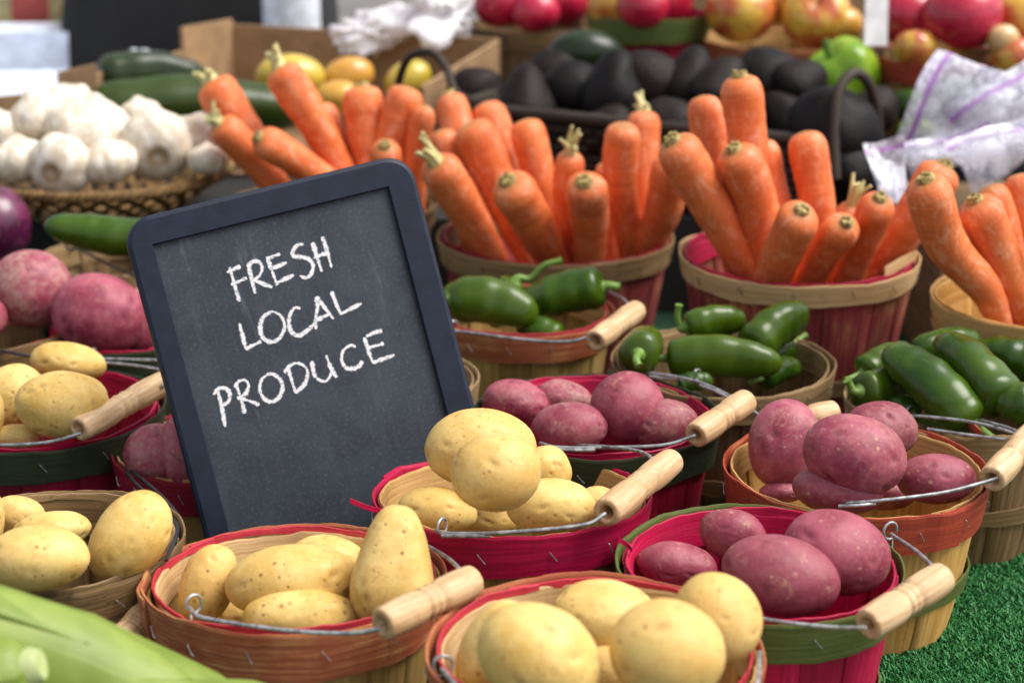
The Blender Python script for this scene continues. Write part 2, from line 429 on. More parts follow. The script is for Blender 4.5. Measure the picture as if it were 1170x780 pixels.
def basket(key, px, py, wpx, z, label, stave='nat', inner='nat', outer='nat', edge=None, low=None, hgt=None, hoop=.026, z0=0.0,
           taper=.80, nst=15, staples=True, phi=0, inhoop=.022, group='splint baskets of produce', ypos=None, tilt=0):
    c = at_z(px, py, z) if ypos is None else np.array(ypos)
    D = wpx*m_per_px(c); Ro = D/2
    rs = np.random.RandomState(abs(hash(key)) % 1000 if False else sum(map(ord, key))*7 % 9973)
    BK[key] = dict(c=c, R=Ro, z=z)
    H = z-z0
    root = empty('splint_basket', (c[0], c[1], z0), label, 'basket', group)
    ta = math.radians(tilt); root.rotation_euler[0] = -ta
    nrm = np.array([0, math.sin(ta), math.cos(ta)]); root.location = Vector(c - nrm*(z-z0))
    BK[key]['n'] = nrm
    Rs = Ro-.0042; Rb = Rs*taper
    def rad(t): return Rb+(Rs-Rb)*(t**.8)
    # wall of splints
    mb = MB()
    for k in range(nst):
        a0 = 2*PI*k/nst + phi; half = PI/nst*1.13; dr = -.0014 if k % 2 else 0
        top = H-.0035-.003*rs.rand(); off = rs.rand(2)*5
        nt, na = 7, 5; P = []; U = []
        for i in range(nt+1):
            t = i/nt; zz = .002+(top-.002)*t
            orow = []; irow = []; uo = []; ui = []
            for j in range(na+1):
                q = -1+2*j/na; a = a0+q*half*(.97+.03*t); r_ = rad(t)+dr + .0012*(1-q*q)
                orow.append((r_*math.cos(a), r_*math.sin(a), zz)); irow.append(((r_-.0016)*math.cos(a), (r_-.0016)*math.sin(a), zz))
                uo.append((zz+off[0], q*half*Rs+off[1])); ui.append((zz+off[0]+.5, q*half*Rs+off[1]))
            P.append(orow+irow[::-1]); U.append(uo+ui[::-1])
        mb.grid(np.array(P), np.array(U), closed_v=True)
        m = len(P[0]); mb.add(np.array(P[-1]), [tuple(range(m))], np.array(U[-1]))
    mb.build('slat_wall', M[stave], root)
    mb = MB(); N = 40
    ring = [(Rb*.985*math.cos(2*PI*i/N), Rb*.985*math.sin(2*PI*i/N)) for i in range(N)]
    mb.add([(x,y,.006) for x,y in ring]+[(x,y,.002) for x,y in ring], [tuple(range(N)), tuple(range(2*N-1,N-1,-1))]+[(i,N+i,N+(i+1)%N,(i+1)%N) for i in range(N)],
           [(x,y) for x,y in ring]*2)
    mb.build('basket_floor', M[stave], root, smooth=False)
    slope = (Rs-Rb)/H*.9
    if edge:
        mb = MB(); band(mb, Rs-.0042, H-.0014, .0048, .0018, slope, rs.rand()*6, rs); mb.build('lining_hoop', M[edge], root, smooth=False)
        mb = MB(); band(mb, Rs-.0062, H-.0030-inhoop*.5, inhoop, .0019, slope, rs.rand()*6, rs); mb.build('inner_hoop', M[inner], root, smooth=False)
    else:
        mb = MB(); band(mb, Rs-.0042, H-inhoop*.5-.001, inhoop, .0022, slope, rs.rand()*6, rs); mb.build('inner_hoop', M[inner], root, smooth=False)
    ph0 = rs.rand()*6
    mb = MB(); band(mb, Rs+.0012, H-hoop*.5+.0006, hoop, .0024, slope, ph0, rs); oh = mb.build('outer_hoop', M[outer], root, smooth=False)
    if staples:
        ns = 14
        for i in range(ns):
            a = 2*PI*i/ns + rs.rand()*.12; r_ = Rs+.0041
            s_ = link('staple', STAPLE if key[0] != 'C' else DSTAPLE, oh)
            s_.matrix_local = Matrix.Translation((r_*math.cos(a), r_*math.sin(a), H-hoop*.5+.003*(rs.rand()-.5))) @ Matrix.Rotation(a-PI/2, 4, 'Z') @ Matrix.Rotation(.45+.3*rs.rand(), 4, 'Y')
    if low:
        t = low[1]; mb = MB(); band(mb, rad(t)+.0016, H*t, low[2] if len(low) > 2 else .015, .002, slope, rs.rand()*6, rs); mb.build('lower_hoop', M[low[0]], root, smooth=False)
    BK[key].update(root=root, H=H)
    return root

def rim_at(key, px, py, dz):
    B = BK[key]; d = ray(px, py); o = B['c']+B['n']*dz
    return CC + d*(((o-CC)@B['n'])/(d@B['n']))
def bail(key, pts, grip=None, hooks=(), mat='wire', r=.0015, gr=.0112, loops=True):
    """pts: runs of (px, py, dz above rim); grip: two such points"""
    B = BK[key]; root = B['root']; o = np.array(root.location)
    inv = np.array(root.rotation_euler.to_matrix().inverted())
    P3 = lambda q: inv @ (rim_at(key, *q)-o)
    for run in pts:
        mb = MB(); Q = spline([P3(q) for q in run], 8); mb.tube(Q, r, 8); mb.build('bail_wire', M[mat], root)
    for q in hooks:
        c = P3((q[0], q[1], q[2])); mb = MB(); out = c.copy(); out[2] = 0; out /= np.linalg.norm(out)+1e-9
        th = np.linspace(-.6*PI, 1.1*PI, 16)
        pts_ = [c + out*(-.006*math.sin(a)) + np.array([0,0,.0065*math.cos(a)]) for a in th]
        mb.tube(pts_+[pts_[-1]+np.array([0,0,-.012])+out*.001], .0011, 7); mb.build('wire_hook', M['dkwire' if mat == 'dkwire' else 'wire'], root)
    if grip:
        a, b = P3(grip[0]), P3((grip[1][0], grip[1][1], grip[1][2]-.006)); a, b = a+(b-a)*.05, b-(b-a)*.06; L = np.linalg.norm(b-a); ax = (b-a)/L
        prof = [(.22,.0030),(.10,.0050),(0.0,.0060),(0,.0096),(.012,.0107),(.03,.0111),(.2,.0119),(.34,.0117),(.41,.0106),(.424,.0097),(.436,.0104),(.46,.0113),(.485,.0106),(.5,.0102),(.515,.0106),(.54,.0113),(.564,.0104),(.576,.0097),(.59,.0106),(.66,.0117),(.8,.0119),(.97,.0111),(.988,.0107),(1,.0096),(1,.0060),(.9,.0050),(.78,.0030)]
        mb = MB(); n = 28; rows = []; U = []
        for t, rr in prof:
            th = np.linspace(0, 2*PI, n, endpoint=False)
            rows.append(np.stack([rr*gr/.0118*np.cos(th), rr*gr/.0118*np.sin(th), np.full(n, t*L)], 1)); U.append(np.stack([np.full(n, t*L), th*rr], 1))
        mb.grid(np.stack(rows), np.stack(U), closed_v=True)
        g = mb.build('wooden_grip', M['grip'], root)
        z = Vector(ax); q = z.to_track_quat('Z', 'Y'); g.rotation_mode = 'QUATERNION'; g.rotation_quaternion = q; g.location = Vector(a)
# ------------------------------------------------------------------ baskets, front to back
basket('B1', 337, 657, 343, .13, 'orange-washed basket with a pink rim standing just below the chalkboard, a pear-shaped potato in it', 'olivewood', 'pale', 'orange', edge='rededge', hoop=.034, phi=.1, tilt=4)
basket('B2', 680, 738, 384, .15, 'red-rimmed basket of yellow potatoes cut off by the bottom edge, in front of all others', 'nat', 'pale', 'orange', edge='rededge', hoop=.03)
basket('B3', 585, 563, 316, .13, 'tan basket with a crimson outer band, heaped with yellow potatoes beside the chalkboard', 'olivewood', 'nat', 'crimson', hoop=.032, low=('nat', .4), phi=.2, nst=13, tilt=5.5)
basket('B4', 868, 641, 326, .13, 'crimson basket with an olive green band under its rim, four large red potatoes in it', 'crimson', 'crimson', 'green', edge='crimson', hoop=.03, low=('green', .3), phi=.15, nst=14)
basket('B5', 978, 533, 298, .13, 'golden basket with an orange-red rim band, red potatoes in it, beside the bare turf', 'gold', 'nat', 'redorange', hoop=.032, low=('green', .38), phi=.05, nst=14)
basket('B6', 680, 473, 280, .13, 'dark crimson basket with a dark green band, behind the heaped yellow potatoes', 'darkcrimson', 'crimson', 'darkgreen', edge='crimson', hoop=.032)
basket('B7', 825, 412, 255, .13, 'weathered tan basket of green peppers in front of the faded red carrot basket', 'brown', 'tan', 'tan', hoop=.026, low=('brown', .3), staples=True)
basket('B8', 598, 354, 208, .13, 'orange-rimmed small basket of green peppers whose wooden grip leans towards the tan pepper basket', 'olivewood', 'nat', 'orange', edge='rededge', hoop=.028)
basket('B9', 447, 430, 203, .13, 'greyish tan basket hidden behind the chalkboard, only its curved rim edge showing', 'tan', 'tan', 'tan', hoop=.024, staples=False)
basket('B10', 1093, 455, 254, .13, 'brown basket of long green peppers behind the golden basket of red potatoes', 'brown', 'tan', 'tan', hoop=.026, low=('brown', .4), phi=.1)
basket('C1', 635, 268, 268, .14, 'reddish brown basket full of carrots behind the small orange-rimmed pepper basket', 'pinkred', 'brown', 'tan', edge='darkcrimson', hoop=.026, hgt=1, phi=.1)
basket('C2', 912, 290, 272, .17, 'tall faded red basket of carrots with a pale splint hoop', 'pinkred', 'crimson', 'pale', edge='crimson', hoop=.022, low=('tan', .33, .018), nst=15, taper=.74)
basket('C3', 1190, 340, 250, .17, 'plain yellowish tan basket of carrots cut off by the picture edge', 'gold', 'gold', 'nat', hoop=.03, phi=.2)
basket('C0', 378, 232, 240, .15, 'dark basket behind the chalkboard holding the carrots next to the zucchini', 'brown', 'brown', 'brown', hoop=.024, staples=False)
basket('L1', 44, 466, 282, .117, 'crimson-lined basket with a dark green band and yellow potatoes, its pale grip touching the chalkboard', 'darkcrimson', 'crimson', 'darkgreen', edge='crimson', hoop=.03)
basket('L2', 243, 508, 228, .10, 'crimson-banded basket of red potatoes half hidden by the chalkboard', 'nat', 'nat', 'darkcrimson', hoop=.032)
basket('L3', 58, 617, 300, .13, 'dark brown weathered basket of yellow potatoes above the green corn husk', 'brown', 'brown', 'brown', edge='tan', hoop=.03, inhoop=.03)
basket('L4', -20, 372, 205, .13, 'brown basket with a reddish rim holding a big red potato, below the red cabbage', 'brown', 'orange', 'brown', hoop=.02, staples=False)
basket('L5', 148, 374, 192, .12, 'small green basket with crimson lining under the large red potato by the chalkboard corner', 'darkgreen', 'crimson', 'darkgreen', edge='crimson', hoop=.024, staples=False)
basket('L6', 130, 292, 170, .15, 'weathered brown basket under the garlic bowl with one long green pepper on it', 'brown', 'tan', 'tan', hoop=.024, staples=False)

def sliver(key, px, mat, w=.004):
    B = BK[key]; root = B['root']; inv = np.array(root.rotation_euler.to_matrix().inverted()); o = np.array(root.location)
    Q = np.array([inv @ (rim_at(key, *q)-o) for q in px]); Q = spline(Q, 6); P = np.stack([Q+np.array([0,0,w/2]), Q-np.array([0,0,w/2])], 1); L = np.linspace(0, .06, len(Q))
    mb = MB(); mb.grid(P, np.stack([np.stack([L, np.full(len(Q), v)], 1) for v in (0, w)], 1)); s = mb.build('splinter', M[mat], root, False); m = s.modifiers.new('thickness', 'SOLIDIFY'); m.thickness = .0012
sliver('B3', [(436,583,-.002),(420,580,.002),(400,572,.008)], 'crimson'); sliver('B4', [(722,628,.004),(716,622,.007),(706,616,.012)], 'crimson')
sliver('C2', [(1010,312,.002),(1030,300,.006),(1046,292,.004)], 'pale', .012); sliver('B5', [(1090,472,.004),(1106,482,.006),(1122,497,.003)], 'redorange', .007)
bail('B1', [[(216,694,.004),(235,706,.006),(330,720,.008),(400,723,.012),(434,718,.018)], [(535,662,.03),(515,640,.02),(490,624,.006)]], ((430,716,.018),(548,659,.032)), [(221,690,.0),(489,622,0)])
bail('B2', [[(505,764,.004),(512,772,.006),(535,800,.008)], [(868,745,.01),(866,775,.012),(858,800,.012)]], None, [(506,760,.0)])
bail('B3', [[(498,606,.004),(512,609,.006),(560,609,.008),(630,604,.012),(672,598,.016),(692,586,.022)], [(752,532,.03),(735,517,.026),(700,511,.018),(650,508,.008),(620,506,.004)], [(505,612,.004),(530,612,.006),(560,612,.006)]], ((688,589,.020),(772,523,.034)), [(505,602,.0),(622,502,0),(640,502,0)])
bail('B4', [[(868,706,.006),(900,711,.008),(950,716,.010),(990,717,.016)], [(1074,656,.03),(1050,632,.02),(1018,610,.006)]], ((986,717,.014),(1083,655,.032)), [(1017,606,0)])
bail('B5', [[(955,571,.004),(970,574,.006),(1020,570,.01),(1080,562,.014),(1130,549,.02),(1140,546,.022)], [(958,578,.004),(980,577,.006),(1000,575,.006)], [(1175,498,.03),(1150,488,.02),(1120,480,.006)]], ((1130,551,.018),(1188,488,.036)), [(958,568,0)])
bail('B6', [[(617,506,.004),(640,511,.006),(700,511,.008),(760,508,.012),(795,497,.02)], [(845,462,.03),(820,448,.02),(800,440,.01),(795,432,.004)], [(622,512,.004),(650,514,.005),(680,514,.006)]], ((791,500,.018),(857,455,.034)), [(796,430,.0),(626,502,0)])
bail('B7', [[(740,426,.004),(765,429,.008),(800,437,.012),(835,453,.014),(870,476,.012),(882,486,.012)], [(742,430,.003),(760,432,.004),(778,433,.006)]], ((880,488,.012),(958,470,.02)), [(742,424,0)])
bail('B8', [[(516,378,.004),(540,380,.006),(600,388,.01),(650,390,.012),(680,382,.02)], [(725,355,.026),(712,342,.018),(696,333,.006)]], ((677,392,.016),(731,352,.03)), [(518,374,0)])
bail('B10', [[(1038,475,.004),(1060,476,.008),(1110,482,.012),(1150,492,.012),(1190,505,.012)], [(1060,490,.0),(1100,496,.004),(1150,502,.006)]], None, [(1040,472,0)])
bail('L1', [[(-20,508,.006),(20,508,.008),(60,504,.012),(92,495,.02)], [(185,440,.034),(215,432,.02),(240,430,.012)]], ((84,494,.020),(196,432,.036)))
bail('L2', [[(145,540,.004),(155,552,.008),(175,570,.01),(200,592,.008)], [(150,538,.004),(168,552,.01),(190,572,.012),(205,590,.01)]], None, [(152,538,0)], mat='dkwire')
bail('L3', [[(196,592,.006),(203,605,.008),(190,640,.006)]], ((130,742,-.03),(172,698,-.02)), [], mat='dkwire')
bail('L4', [[(-10,398,.0),(10,402,.0),(40,408,-.004)]], None, [], mat='dkwire')
bail('L5', [[(106,411,.004),(125,410,.006),(160,411,.008),(200,412,.01)], [(110,414,.004),(140,416,.004),(170,420,.004),(200,426,.004)]], None, [(107,406,0)])
bail('L6', [[(76,283,.004),(95,287,.006),(120,300,.006),(160,318,.004)]], None, [(80,280,.0)], mat='dkwire')

# ------------------------------------------------------------------ potatoes: basket, centre px, size px, roll, height over the rim
def pot(key, x, y, w, h, roll, dz, label, kind='y', **kw):
    c = rim_at(key, x, y, dz); s = m_per_px(c)
    n, m, g = ('yellow_potato', 'ypot', 'yellow potatoes in baskets') if kind == 'y' else ('red_potato', 'rpot' if kind == 'r' else 'rdull', 'red potatoes in baskets')
    return blob(n, c, w*s, h*s, roll, M[m], label, 'potato', g, **kw)
pot('B1', 237, 668, 62, 94, -14, -.012, 'small yellow potato standing on end against the inside of the orange-washed basket', lump=.06)
pot('B1', 332, 663, 152, 84, 6, .0, 'widest yellow potato lying across the middle of the orange-washed basket', lump=.045)
pot('B1', 340, 703, 136, 66, 0, -.014, 'yellow potato lying lowest at the front wire of the orange-washed basket')
pot('B1', 449, 647, 96, 140, -6, .018, 'pear-shaped greenish yellow potato standing upright beside the wooden grip', pear=.27, lump=.06, eyes=5, sq=.24)
pot('B1', 376, 636, 90, 50, -10, -.012, 'yellow potato peeping out behind the widest one in the orange-washed basket')
pot('B1', 290, 700, 90, 60, 0, -.055, 'shaded yellow potato at the bottom of the orange-washed basket')
pot('B2', 562, 737, 118, 66, 62, .0, 'slender yellow potato leaning along the inner wall of the bottommost basket')
pot('B2', 616, 752, 150, 118, -32, .03, 'biggest yellow potato of the bottommost basket, tilted with its upper end to the inner wall', lump=.03)
pot('B2', 693, 707, 126, 90, -8, -.008, 'yellow potato with a brown scarred patch at the far side of the bottommost basket')
pot('B2', 762, 744, 134, 120, -10, .034, 'smooth round yellow potato in front of the tan-orange one in the bottommost basket', lump=.03)
pot('B2', 817, 708, 104, 108, 18, .02, 'tan-orange round potato overlapping the crimson basket behind it', lump=.03)
pot('B2', 695, 768, 80, 66, 0, -.03, 'greenish yellow potato wedged low between the two biggest of the bottommost basket')
pot('B3', 550, 511, 128, 92, 2, .042, 'large yellow potato on top of the heap, touching the chalkboard frame', lump=.035)
pot('B3', 567, 540, 104, 90, 4, .06, 'roundest yellow potato at the front of the heap top, a dimple in its middle', lump=.025)
pot('B3', 500, 584, 92, 58, -10, .0, 'yellow potato at the heap edge closest to the chalkboard bottom', lump=.04)
pot('B3', 631, 579, 104, 66, -2, .012, 'freckled yellow potato resting on the crimson front band', lump=.03)
pot('B3', 626, 540, 62, 66, -20, .012, 'pale yellow potato tucked behind the freckled one in the heap')
pot('B3', 560, 588, 80, 50, 0, -.02, 'shaded yellow potato low in the gap under the heap')
pot('B3', 686, 575, 50, 40, 0, -.012, 'sliver of yellow potato beside the hollow end of the grip')
pot('L1', 75, 415, 86, 48, -10, .02, 'yellow potato at the top of the pile in the green-banded crimson-lined basket')
pot('L1', 17, 456, 80, 74, 20, .012, 'yellow potato lying behind the speckled oval one next to the picture edge')
pot('L1', 73, 463, 106, 78, -2, .03, 'speckled oval yellow potato just above the pale grip by the chalkboard')
pot('L1', 20, 499, 56, 30, 0, .0, 'small yellow potato showing low by the wire of the green-banded basket')
pot('L1', -8, 474, 26, 60, 0, .02, 'yellow potato cut off by the picture edge beside the speckled oval one')
pot('L3', 149, 613, 116, 82, 54, .02, 'long yellow potato leaning steeply against the rim of the dark brown basket', lump=.03)
pot('L3', 42, 638, 122, 76, 2, .024, 'broad yellow potato lying at the front of the dark brown basket', lump=.035)
pot('L3', 58, 606, 90, 46, 8, .0, 'yellow potato half covered by the broad one in the dark brown basket')
pot('L3', 22, 588, 62, 46, -8, -.004, 'yellow potato farthest back in the dark brown basket')
pot('L3', -8, 590, 24, 60, 0, .01, 'yellow potato cut off by the picture edge in the dark brown basket')
R_ = dict(kind='r')
pot('B4', 771, 645, 94, 56, -6, -.014, 'wrinkled dusty red potato low against the inner wall of the olive-banded basket', **R_)
pot('B4', 838, 613, 80, 60, -18, -.004, 'smallest red potato in the olive-banded basket, behind the glossy big one', **R_)
pot('B4', 891, 656, 138, 92, -14, .016, 'biggest red potato in the olive-banded basket, glossy with a pale sheen', lump=.03, **R_)
pot('B4', 958, 633, 124, 96, -20, .016, 'big red potato with pitted eyes closest to the wire in the olive-banded basket', lump=.04, **R_)
pot('B4', 800, 680, 90, 50, 0, -.05, 'shaded red potato at the bottom of the olive-banded basket', **R_)
pot('B5', 897, 507, 82, 104, -6, .012, 'upright red potato with a yellow scar in the orange-red rimmed basket', lump=.03, **R_)
pot('B5', 978, 519, 120, 92, -12, .034, 'largest red potato lying on top in the orange-red rimmed basket', lump=.035, **R_)
pot('B5', 1006, 489, 84, 64, -14, .02, 'red potato at the far side of the orange-red rimmed basket', **R_)
pot('B5', 957, 561, 104, 56, -8, .006, 'dull brownish pink potato resting on the front rim of the orange-red basket', lump=.03, kind='d')
pot('B5', 1068, 547, 92, 58, 0, .004, 'oval red potato by the straight wire in the orange-red rimmed basket', lump=.03, **R_)
pot('B5', 893, 563, 50, 26, 0, -.02, 'red potato glimpsed low beneath the upright one', **R_)
pot('B5', 1010, 560, 80, 46, 0, -.04, 'shaded red potato deep between the dull and the oval one', **R_)
pot('B6', 590, 461, 80, 54, -12, .0, 'red potato with white nicks closest to the chalkboard in the dark green banded basket', **R_)
pot('B6', 645, 455, 66, 44, -10, .0, 'small red potato at the back wall of the dark green banded basket', **R_)
pot('B6', 650, 488, 88, 60, 2, .008, 'tan-scuffed red potato at the front wire of the dark green banded basket', lump=.03, kind='d')
pot('B6', 718, 465, 86, 82, -6, .018, 'tallest round red potato in the dark green banded basket', lump=.02, **R_)
pot('B6', 760, 486, 78, 62, -4, .006, 'red potato nearest the grip in the dark green banded basket', lump=.03, **R_)
pot('L2', 178, 518, 74, 70, 20, .012, 'dusty red potato at the wire beside the chalkboard edge', lump=.03, **R_)
pot('L2', 208, 520, 50, 92, 10, .012, 'dark red potato partly covered by the chalkboard edge', lump=.03, **R_)
pot('L4', 36, 330, 94, 90, -14, .03, 'big red potato with a scratch under the red cabbage', lump=.035, **R_)
pot('L4', -6, 364, 26, 40, 0, .012, 'red potato cut off by the picture edge beside the scratched one', **R_)
pot('L5', 113, 359, 110, 94, -16, .025, 'large speckled red potato in front of the chalkboard corner', lump=.03, **R_)
pot('L5', 158, 368, 52, 78, 0, .012, 'red potato showing between the speckled one and the chalkboard frame', **R_)

# ------------------------------------------------------------------ peppers
def tapered(name, pts, R, prof, mat, lobes=0, seed=0, n=24, k=44, eyefn=None, wobble=.03, rough=0):
    """pts: 3D spine from stem end to tip; prof: list of (t, r)"""
    rs = np.random.RandomState(seed)
    Q = spline(pts, 24); L = np.r_[0, np.cumsum(np.linalg.norm(np.diff(Q, axis=0), axis=1))]
    tt = np.r_[0, .004, .012, .025, .045, .07, np.linspace(.1, .9, k), .93, .955, .975, .988, .996, 1]
    C = np.stack([np.interp(tt*L[-1], L, Q[:,i]) for i in range(3)], 1)
    rr = np.interp(tt, [p[0] for p in prof], [p[1] for p in prof])*R
    T = np.gradient(C, axis=0); T /= np.linalg.norm(T, axis=1)[:,None]+1e-12
    a = np.array([.1,.2,1.0]); rows = []; U = []
    th = np.linspace(0, 2*PI, n, endpoint=False); ph = rs.rand(8)*6.3
    for i in range(len(tt)):
        a = a-(a@T[i])*T[i]; a /= np.linalg.norm(a); b = np.cross(T[i], a)
        w_ = 1+wobble*(np.sin(th*2+ph[0]+tt[i]*3)+.6*np.sin(th*3+ph[1]-tt[i]*4)+.7*np.sin(tt[i]*14+ph[2])*np.sin(th+ph[3]) + .5*np.sin(tt[i]*27+ph[4]) + rough*(np.sin(tt[i]*61+ph[5]+np.sin(th+ph[6])*1.2)+.7*np.sin(tt[i]*97+ph[7]+th)))
        if lobes: w_ = w_*(1+.035*np.cos(lobes*th+ph[5]))
        r_ = rr[i]*w_
        rows.append(C[i]+r_[:,None]*(np.cos(th)[:,None]*a+np.sin(th)[:,None]*b)); U.append(np.stack([np.full(n, tt[i]*L[-1]), th*R], 1))
    P = np.stack(rows); mb = MB(); mb.grid(P, np.stack(U), closed_v=True)
    mb.add(P[0], [tuple(range(n))[::-1]], U[0]); mb.add(P[-1], [tuple(range(n))], U[-1])
    base = C.mean(0); o = mb.build(name, mat, None, True, base)
    if eyefn is not None:
        e = np.array([eyefn(t) for t in tt]).repeat(n); e = np.r_[e, np.full(n, eyefn(0)), np.full(n, eyefn(1))]
        at = o.data.attributes.new('eye', 'FLOAT', 'POINT'); at.data.foreach_set('value', e.astype(np.float32))
    return o, base, Q
PEP = [(0,.15),(.006,.42),(.015,.62),(.03,.78),(.06,.90),(.12,.98),(.3,1.0),(.55,.96),(.75,.84),(.88,.68),(.95,.48),(.98,.3),(.995,.13),(1,.03)]
def pepper(key, stem, tip, dia, ys, yt, label, stalk=None, bend=.06, mat='pepper', name='green_pepper', grp='green peppers in baskets', lobes=3):
    """stem/tip in px with y offsets from the basket centre"""
    cy = BK[key]['c'][1] if isinstance(key, str) else key
    a, b = at_y(*stem, cy+ys), at_y(*tip, cy+yt); R = dia/2*m_per_px((a+b)/2)
    L = np.linalg.norm(b-a); mid = (a+b)/2+np.array([0,0,1])*bend*L
    SEED[0] += 1
    o, base, Q = tapered(name, [a, mid, b], R, PEP, M[mat], lobes, SEED[0], wobble=.045)
    tag(o, label, 'pepper', grp)
    ax = (Q[1]-Q[0]); ax /= np.linalg.norm(ax)
    # calyx and stalk
    mb = MB(); s0 = a-base
    if stalk is None: q = [s0+ax*.004, s0-ax*.006, s0-ax*R*1.5+np.array([0,0,R*.15])]
    else: q = [s0+ax*.004, s0-ax*.005]+[at_y(p[0], p[1], cy+ys+p[2])-base for p in stalk]
    Q2 = spline(q, 7); n_ = len(Q2); r_ = np.interp(np.linspace(0,1,n_), [0,.12,.3,.9,1], [R*.62,R*.36,R*.2,R*.17,R*.24])
    mb.tube(Q2, r_, 12); mb.build('pepper_stem', M['pstem'], o)
    return o
pepper('B8', (516,343), (615,362), 52, -.03, -.045, 'glossy green pepper lying closest to the chalkboard in the orange-rimmed basket', bend=.08)
pepper('B8', (690,327), (588,357), 52, -.02, .0, 'green pepper with its stem end over the rim above the wooden grip', [(707,328,0)], bend=.05)
pepper('B8', (590,322), (560,372), 40, .02, .02, 'green pepper with a long curved stalk behind two others', [(606,318,0),(622,303,0),(642,298,0)])
pepper('B8', (640,388), (590,372), 34, -.05, -.03, 'small green pepper low by the wire of the orange-rimmed basket')
pepper('B8', (508,352), (545,330), 40, .03, .05, 'shaded green pepper beside the chalkboard frame in the orange-rimmed basket')
pepper('B7', (729,405), (742,388), 48, -.05, .05, 'rounded green pepper seen end on, its stalk hanging forward', [(727,412,-.02),(730,418,-.024)], bend=0)
pepper('B7', (783,374), (852,366), 38, .03, .045, 'green pepper with an upright curled stalk at the back of the tan basket', [(777,372,0),(774,362,0),(776,348,0)])
pepper('B7', (856,398), (920,357), 50, .0, .05, 'green pepper resting with its stem end down at the far rim of the tan basket', bend=.08)
pepper('B7', (762,409), (894,416), 48, -.02, -.035, 'longest green pepper, lying level across the tan basket', bend=.05)
pepper('B7', (870,432), (912,420), 30, -.02, .03, 'green pepper tip low beside the level one in the tan basket')
pepper('B7', (775,440), (815,436), 24, -.06, -.06, 'sliver of green pepper under the wire of the tan basket')
pepper('B7', (900,395), (860,420), 40, .06, .03, 'shaded green pepper deep in the tan basket')
pepper('B10', (1113,484), (1010,400), 56, -.07, .0, 'long green pepper slanting down to the red potatoes, tip towards the carrots', bend=.04)
pepper('B10', (1148,462), (1073,388), 58, -.065, .02, 'fat green pepper with a thick stalk pointing at the picture edge', [(1160,462,0),(1178,454,0)], bend=.06)
pepper('B10', (982,447), (1046,450), 46, -.02, .02, 'green pepper at the rim with its thick stalk towards the faded red basket', [(974,444,0),(968,434,0)])
pepper('B10', (985,425), (1040,400), 36, .03, .06, 'green pepper behind the slanting one at the edge of the brown basket')
pepper('B10', (1044,402), (1120,388), 34, .05, .07, 'green pepper lying flat below the yellowish carrot basket')
pepper('B10', (1185,420), (1110,404), 50, .03, .06, 'green pepper behind the fat one, its middle in shade')
pepper('B10', (1185,470), (1135,452), 48, -.07, -.06, 'green pepper cut off by the picture edge under the thick stalk')
pepper('B10', (1050,478), (1010,465), 40, -.03, -.02, 'shaded green pepper under the long slanting one')
pepper('L6', (175,274), (50,257), 44, -.03, -.03, 'single long green pepper below the garlic bowl beside the chalkboard corner', bend=-.02)

# ------------------------------------------------------------------ carrots
CAR = [(0,.12),(.004,.34),(.012,.60),(.025,.78),(.045,.91),(.07,.98),(.1,1),(.22,.98),(.5,.85),(.7,.72),(.85,.56),(.95,.48),(.985,.3),(1,.06)]
def carrot(key, top, base, dia, yo, label, crown='cut', lean=.015, L=.2):
    cy = BK[key]['c'][1]
    a, b = at_y(*top, cy+yo*1.25), at_y(*base, cy+yo*.6); R = dia/2*m_per_px(a)*(.87+.05*((SEED[0]*7) % 10)/10)
    d = (b-a)/np.linalg.norm(b-a); L = max(.12, min(L, (a[2]-.02-BK[key]['root'].location.z)/max(.2, -d[2]))); e = a+d*L
    SEED[0] += 1; rs = np.random.RandomState(SEED[0])
    sd = rs.randn(3)*.003
    o, c, Q = tapered('carrot', [a, a+d*L*.35+sd, a+d*L*.7-sd*.4, e], R, CAR, M['carrot'], 0, SEED[0], n=26, k=40,
                      eyefn=lambda t: max(0, 1-t/.022), wobble=.019+.016*rs.rand(), rough=.28)
    tag(o, label, 'carrot', 'carrots standing in baskets')
    s0 = a-c
    if crown == 'cut':
        mb = MB(); r_ = R*(.36+.1*rs.rand()); mb.tube([s0+d*.003, s0-d*.0012, s0-d*.0026], [r_, r_*.95, r_*.75], 14); mb.build('crown_stub', M['stub'], o)
        mb = MB()
        for i in range(5):
            q = 2*PI*i/5; u = np.cross(d, [0,1,0]); u /= np.linalg.norm(u); w = np.cross(d, u); p = s0+(u*math.cos(q)+w*math.sin(q))*r_*.55
            mb.tube([p+d*.001, p-d*(.003+.003*rs.rand())], r_*.28, 6)
        mb.build('stalk_tuft', M['stub'], o)
    elif crown in ('stalk', 'long'):
        mb = MB(); ln = .013 if crown == 'stalk' else .024
        u = np.cross(d, [0,1,0]); u /= np.linalg.norm(u); w = np.cross(d, u)
        for i in range(6):
            q = 2*PI*i/6; p = s0+(u*math.cos(q)+w*math.sin(q))*R*.2
            f = rs.randn(3)*.004
            Q2 = spline([p+d*.004, p-d*ln*.45+f*.3, p-d*ln*(.75+.5*rs.rand())+f*1.6], 4); mb.tube(Q2, np.linspace(R*.24, R*.10, len(Q2)), 6)
        mb.build('stalk_tuft', M['stalk'], o)
    return o
carrot('C0', (240,92), (325,225), 56, .02, 'thick carrot beside the zucchini, dry brown tuft on its crown', 'stalk')
carrot('C0', (248,140), (312,210), 44, -.04, 'carrot with a pale ragged stub lying next to the garlic bulbs', 'stalk')
carrot('C0', (294,157), (372,205), 44, -.06, 'short carrot with a cut round crown just above the chalkboard top edge', 'cut')
carrot('C0', (318,76), (388,190), 52, .0, 'tall carrot with a pale stalk in front of the cardboard box', 'stalk')
carrot('C0', (413,98), (424,190), 50, .03, 'upright carrot with a dull brown crown under the wire handle', 'cut')
